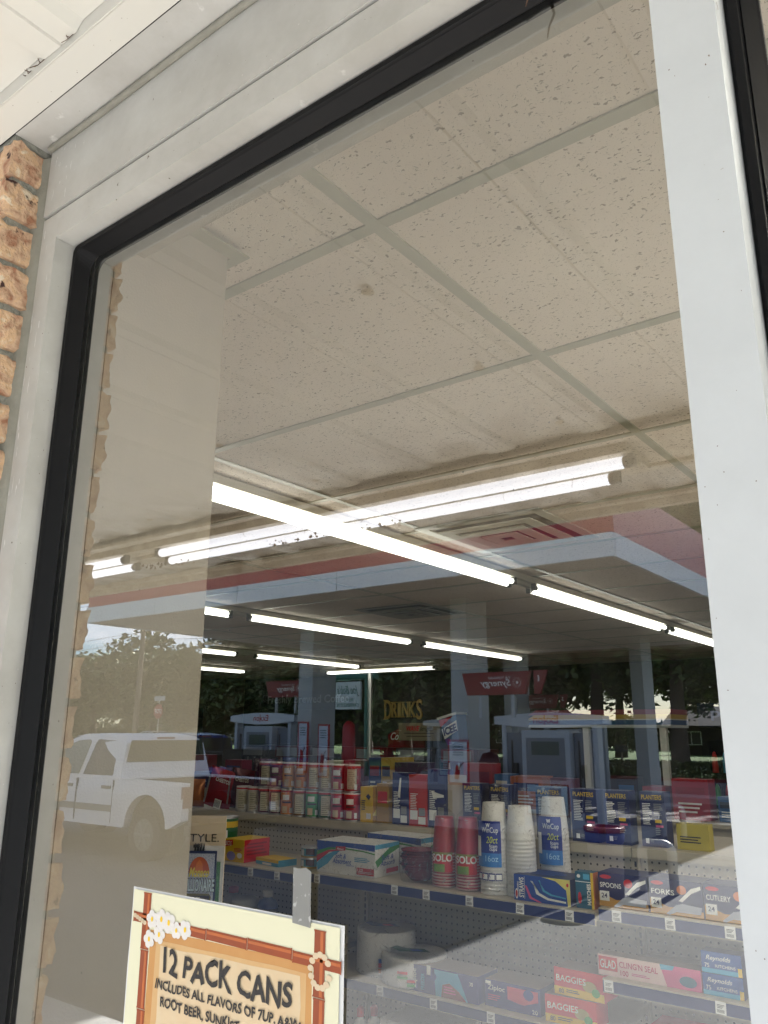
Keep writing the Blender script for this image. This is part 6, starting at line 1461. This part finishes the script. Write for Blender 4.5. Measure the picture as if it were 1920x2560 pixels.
# ================================================================== TREES
leafs = [M('leaf_green_a', (.050, .085, .022), .6, nz=(2, .5)), M('leaf_green_b', (.075, .12, .03), .6, nz=(2, .4)), M('leaf_green_c', (.11, .15, .04), .6), M('leaf_pale_green', (.17, .20, .07), .6)]
bark = M('tree_bark', (.09, .07, .05), .95, nz=(5, .5), bump=(12, .8, .05))
def tree_proto(seed, h, cr, cz, n, squash=.8, open_=.0, leaf=.34):
    """h trunk height to crown centre; crown made of leaf clumps round limbs"""
    r = random.Random(seed); tr = MB(); crown = MB()
    top = Vector((r.uniform(-.4, .4), r.uniform(-.4, .4), cz))
    tr.tube([(0, 0, -.3), (0.05, 0, 1.2), top * .5, top], [.42, .33, .24, .12], bark, 9)
    clumps = []
    for k in range(26):
        d = Vector((r.gauss(0, 1), r.gauss(0, 1), r.gauss(0, .8))).normalized()
        rad = cr * r.uniform(.45, .95); c = Vector((0, 0, cz)) + Vector((d.x * rad, d.y * rad, d.z * rad * squash))
        clumps.append((c, cr * r.uniform(.22, .42)))
        if k % 2 == 0:
            st = top * r.uniform(.45, .95); mid = (st + c) / 2 + Vector((0, 0, r.uniform(-.2, .5))); tr.tube([st, mid, c], [.13, .08, .03], bark, 6)
    for k in range(n):
        c, cr_ = clumps[r.randrange(len(clumps))]
        d = Vector((r.gauss(0, 1), r.gauss(0, 1), r.gauss(0, 1))).normalized() * cr_ * r.uniform(.5, 1.15)
        p = c + d; s = leaf * r.uniform(.5, 1.2)
        a = Vector((r.gauss(0, 1), r.gauss(0, 1), r.gauss(0, .6))).normalized(); b_ = a.orthogonal().normalized().lerp(a.cross(a.orthogonal()).normalized(), r.random()).normalized()
        q = [p + a * s, p + b_ * s * .45, p - a * s, p - b_ * s * .45]
        crown.add(q, [(0, 1, 2, 3)], leafs[min(3, int(r.random() ** 1.4 * 4))])
    t = empty('broadleaf_tree', (0, 0, 0), 'tree', 'tree')
    tr.build('trunk', t, (0, 0, 0)); crown.build('crown', t, (0, 0, 0)); return t
protos = [tree_proto(1, 5, 4.6, 6.0, 9000), tree_proto(2, 5, 5.0, 5.6, 10000, .75), tree_proto(5, 6, 5.4, 7.4, 8500, .72, leaf=.27)]
kids = {}
for x in bpy.data.objects:
    if x.parent: kids.setdefault(x.parent.name, []).append(x)
first_used = [False] * 3
def tree(x, Y, s, k, label, rz=0, sz=1.0):
    if not first_used[k]: t = protos[k]; first_used[k] = True
    else: t = copy_tree(protos[k], None, kids)
    t.location = (x, OUT(Y), LOT); t.rotation_euler.z = rz; t.scale = (s, s, s * sz); t['label'] = label; t['category'] = 'tree'; t['group'] = 'trees across the road'
dens = 'dense dark tree in the row across the road'
# left stand: sky shows over these
for x, Y, s, k, l, sz in ((-84, 56, 1.15, 0, 'rounded tree left of the pale utility pole', 1.0), (-76, 58, 1.3, 1, 'tallest rounded tree just left of the pale utility pole', 1.0), (-95, 62, 1.0, 2, 'thin open tree at the far left of the row', .9),
                          (-70, 55, 1.1, 0, 'bushy tree behind the pale utility pole', 1.0), (-60, 52, 1.0, 1, 'low bushy tree right of the stop sign', .85), (-90, 48, .62, 1, 'small shrubby tree at the far left', .9), (-78, 48, .6, 0, 'small shrubby tree behind the white car', .8)):
    tree(x, Y, s, k, l, rnd.uniform(0, 6), sz)
n = 0
for x in range(-66, -29, 5):
    tree(x + rnd.uniform(-1.5, 1.5), 60 + rnd.uniform(-3, 5), rnd.uniform(1.25, 1.6), n % 2, 'dense dark tree across the road, %s from the left in the long row' % ['first', 'second', 'third', 'fourth', 'fifth', 'sixth', 'seventh', 'eighth', 'ninth', 'tenth', 'eleventh'][n], rnd.uniform(0, 6), 1.05); n += 1
for x in range(-60, -30, 7): tree(x, 52, 1.0, n % 2, 'leafy tree in front of the dense dark row, %s from the left of five' % ['first', 'second', 'third', 'fourth', 'last'][n - 11], rnd.uniform(0, 6), 1.0); n += 1
tree(-37, 46, 1.15, 1, 'big glossy leafed tree behind the drinks sign reflection', 1.2, 1.0)
# right: tall oaks with open sky under their limbs
for x, Y, s, l in ((-22, 52, 1.45, 'spreading oak with sky showing under its limbs, left of three'), (-15.5, 48, 1.4, 'spreading oak with sky showing under its limbs, middle of three'), (-10, 52, 1.5, 'spreading oak with sky showing under its limbs, right of three'), (-28, 56, 1.5, 'spreading oak beside the dark row'), (-3, 56, 1.5, 'spreading oak at the right edge')):
    tree(x, Y, s, 2, l, rnd.uniform(0, 6), 1.05)
for x, s_ in ((-26, 1.35), (-21, 1.2), (-17.5, 1.5), (-13, 1.2)): tree(x, 66, s_, 2, 'open crowned tree standing behind the spreading oaks, %s one' % {-26: 'first', -21: 'second', -17.5: 'third', -13: 'fourth'}[x], x, .85)
for x in (-42, -30, -16, -4, 10): tree(x, 105, .8, n % 2, 'low far tree on the skyline behind the houses, %s from the left of five' % ['first', 'second', 'third', 'fourth', 'last'][n - 16], rnd.uniform(0, 6), .55); n += 1
tl = MB(); r3 = random.Random(4)
for k in range(16000):
    x = r3.uniform(-170, 20); top = 3.3 + 1.1 * mnoise.noise(Vector((x * .12, 0, 0))) + .5 * mnoise.noise(Vector((x * .6, 3, 0)))
    p = Vector((x, OUT(96) + r3.uniform(-1.5, 1.5), LOT + r3.random() ** .8 * top)); a = Vector((r3.gauss(0, 1), r3.gauss(0, 1), r3.gauss(0, 1))).normalized() * r3.uniform(.3, .6); c_ = a.orthogonal().normalized() * .35
    tl.add([p + a, p + c_, p - a, p - c_], [(0, 1, 2, 3)], leafs[r3.randrange(3)])
tag(tl.build('far_thicket', None, (-70, OUT(96), LOT)), 'far unbroken band of bushes behind the houses', 'bushes', kind='stuff')
hb = MB(); r2 = random.Random(9)
for k in range(2500):
    p = Vector((r2.uniform(-22, -9.0), OUT(36.8) + r2.uniform(-.6, .6), LOT + r2.uniform(.05, .75))); a = Vector((r2.gauss(0, 1), r2.gauss(0, 1), r2.gauss(0, 1))).normalized() * .12; c_ = a.orthogonal().normalized() * .07
    hb.add([p + a, p + c_, p - a, p - c_], [(0, 1, 2, 3)], leafs[r2.randrange(4)])
tag(hb.build('hedge', None, (-15, OUT(36.8), LOT)), 'low clipped hedge along the far kerb of the lot', 'hedge')
b = MB(); b.cyl((-14.2, OUT(38), LOT), (-14.2, OUT(38), 1.9), .05, bark)
for k in range(500):
    p = Vector((-14.2 + r2.gauss(0, .35), OUT(38) + r2.gauss(0, .3), 1.5 + r2.gauss(0, .35))); a = Vector((r2.gauss(0, 1), r2.gauss(0, 1), r2.gauss(0, 1))).normalized() * .10; c_ = a.orthogonal().normalized() * .06
    b.add([p + a, p + c_, p - a, p - c_], [(0, 1, 2, 3)], leafs[r2.randrange(4)])
tag(b.build('young_tree', None, (-14.2, OUT(38), LOT)), 'thin young tree on the verge beside the hedge', 'tree')
b = MB()
for k in range(40):
    p = Vector((-21.5, OUT(30), LOT)); a = Vector((r2.uniform(-2.2, 2.2), r2.uniform(-1, 1), r2.uniform(.3, 1.6)))
    b.tube([p + a * .1, p + a * .5 + Vector((0, 0, .25)), p + a], [.04, .025, .008], bark, 4)
tag(b.build('branch_pile', None, (-21.5, OUT(30), LOT)), 'pile of bare branches near the roadside sign', 'branches')

for o in bpy.data.objects:
    for k in ('_org',):
        if k in o: del o[k]
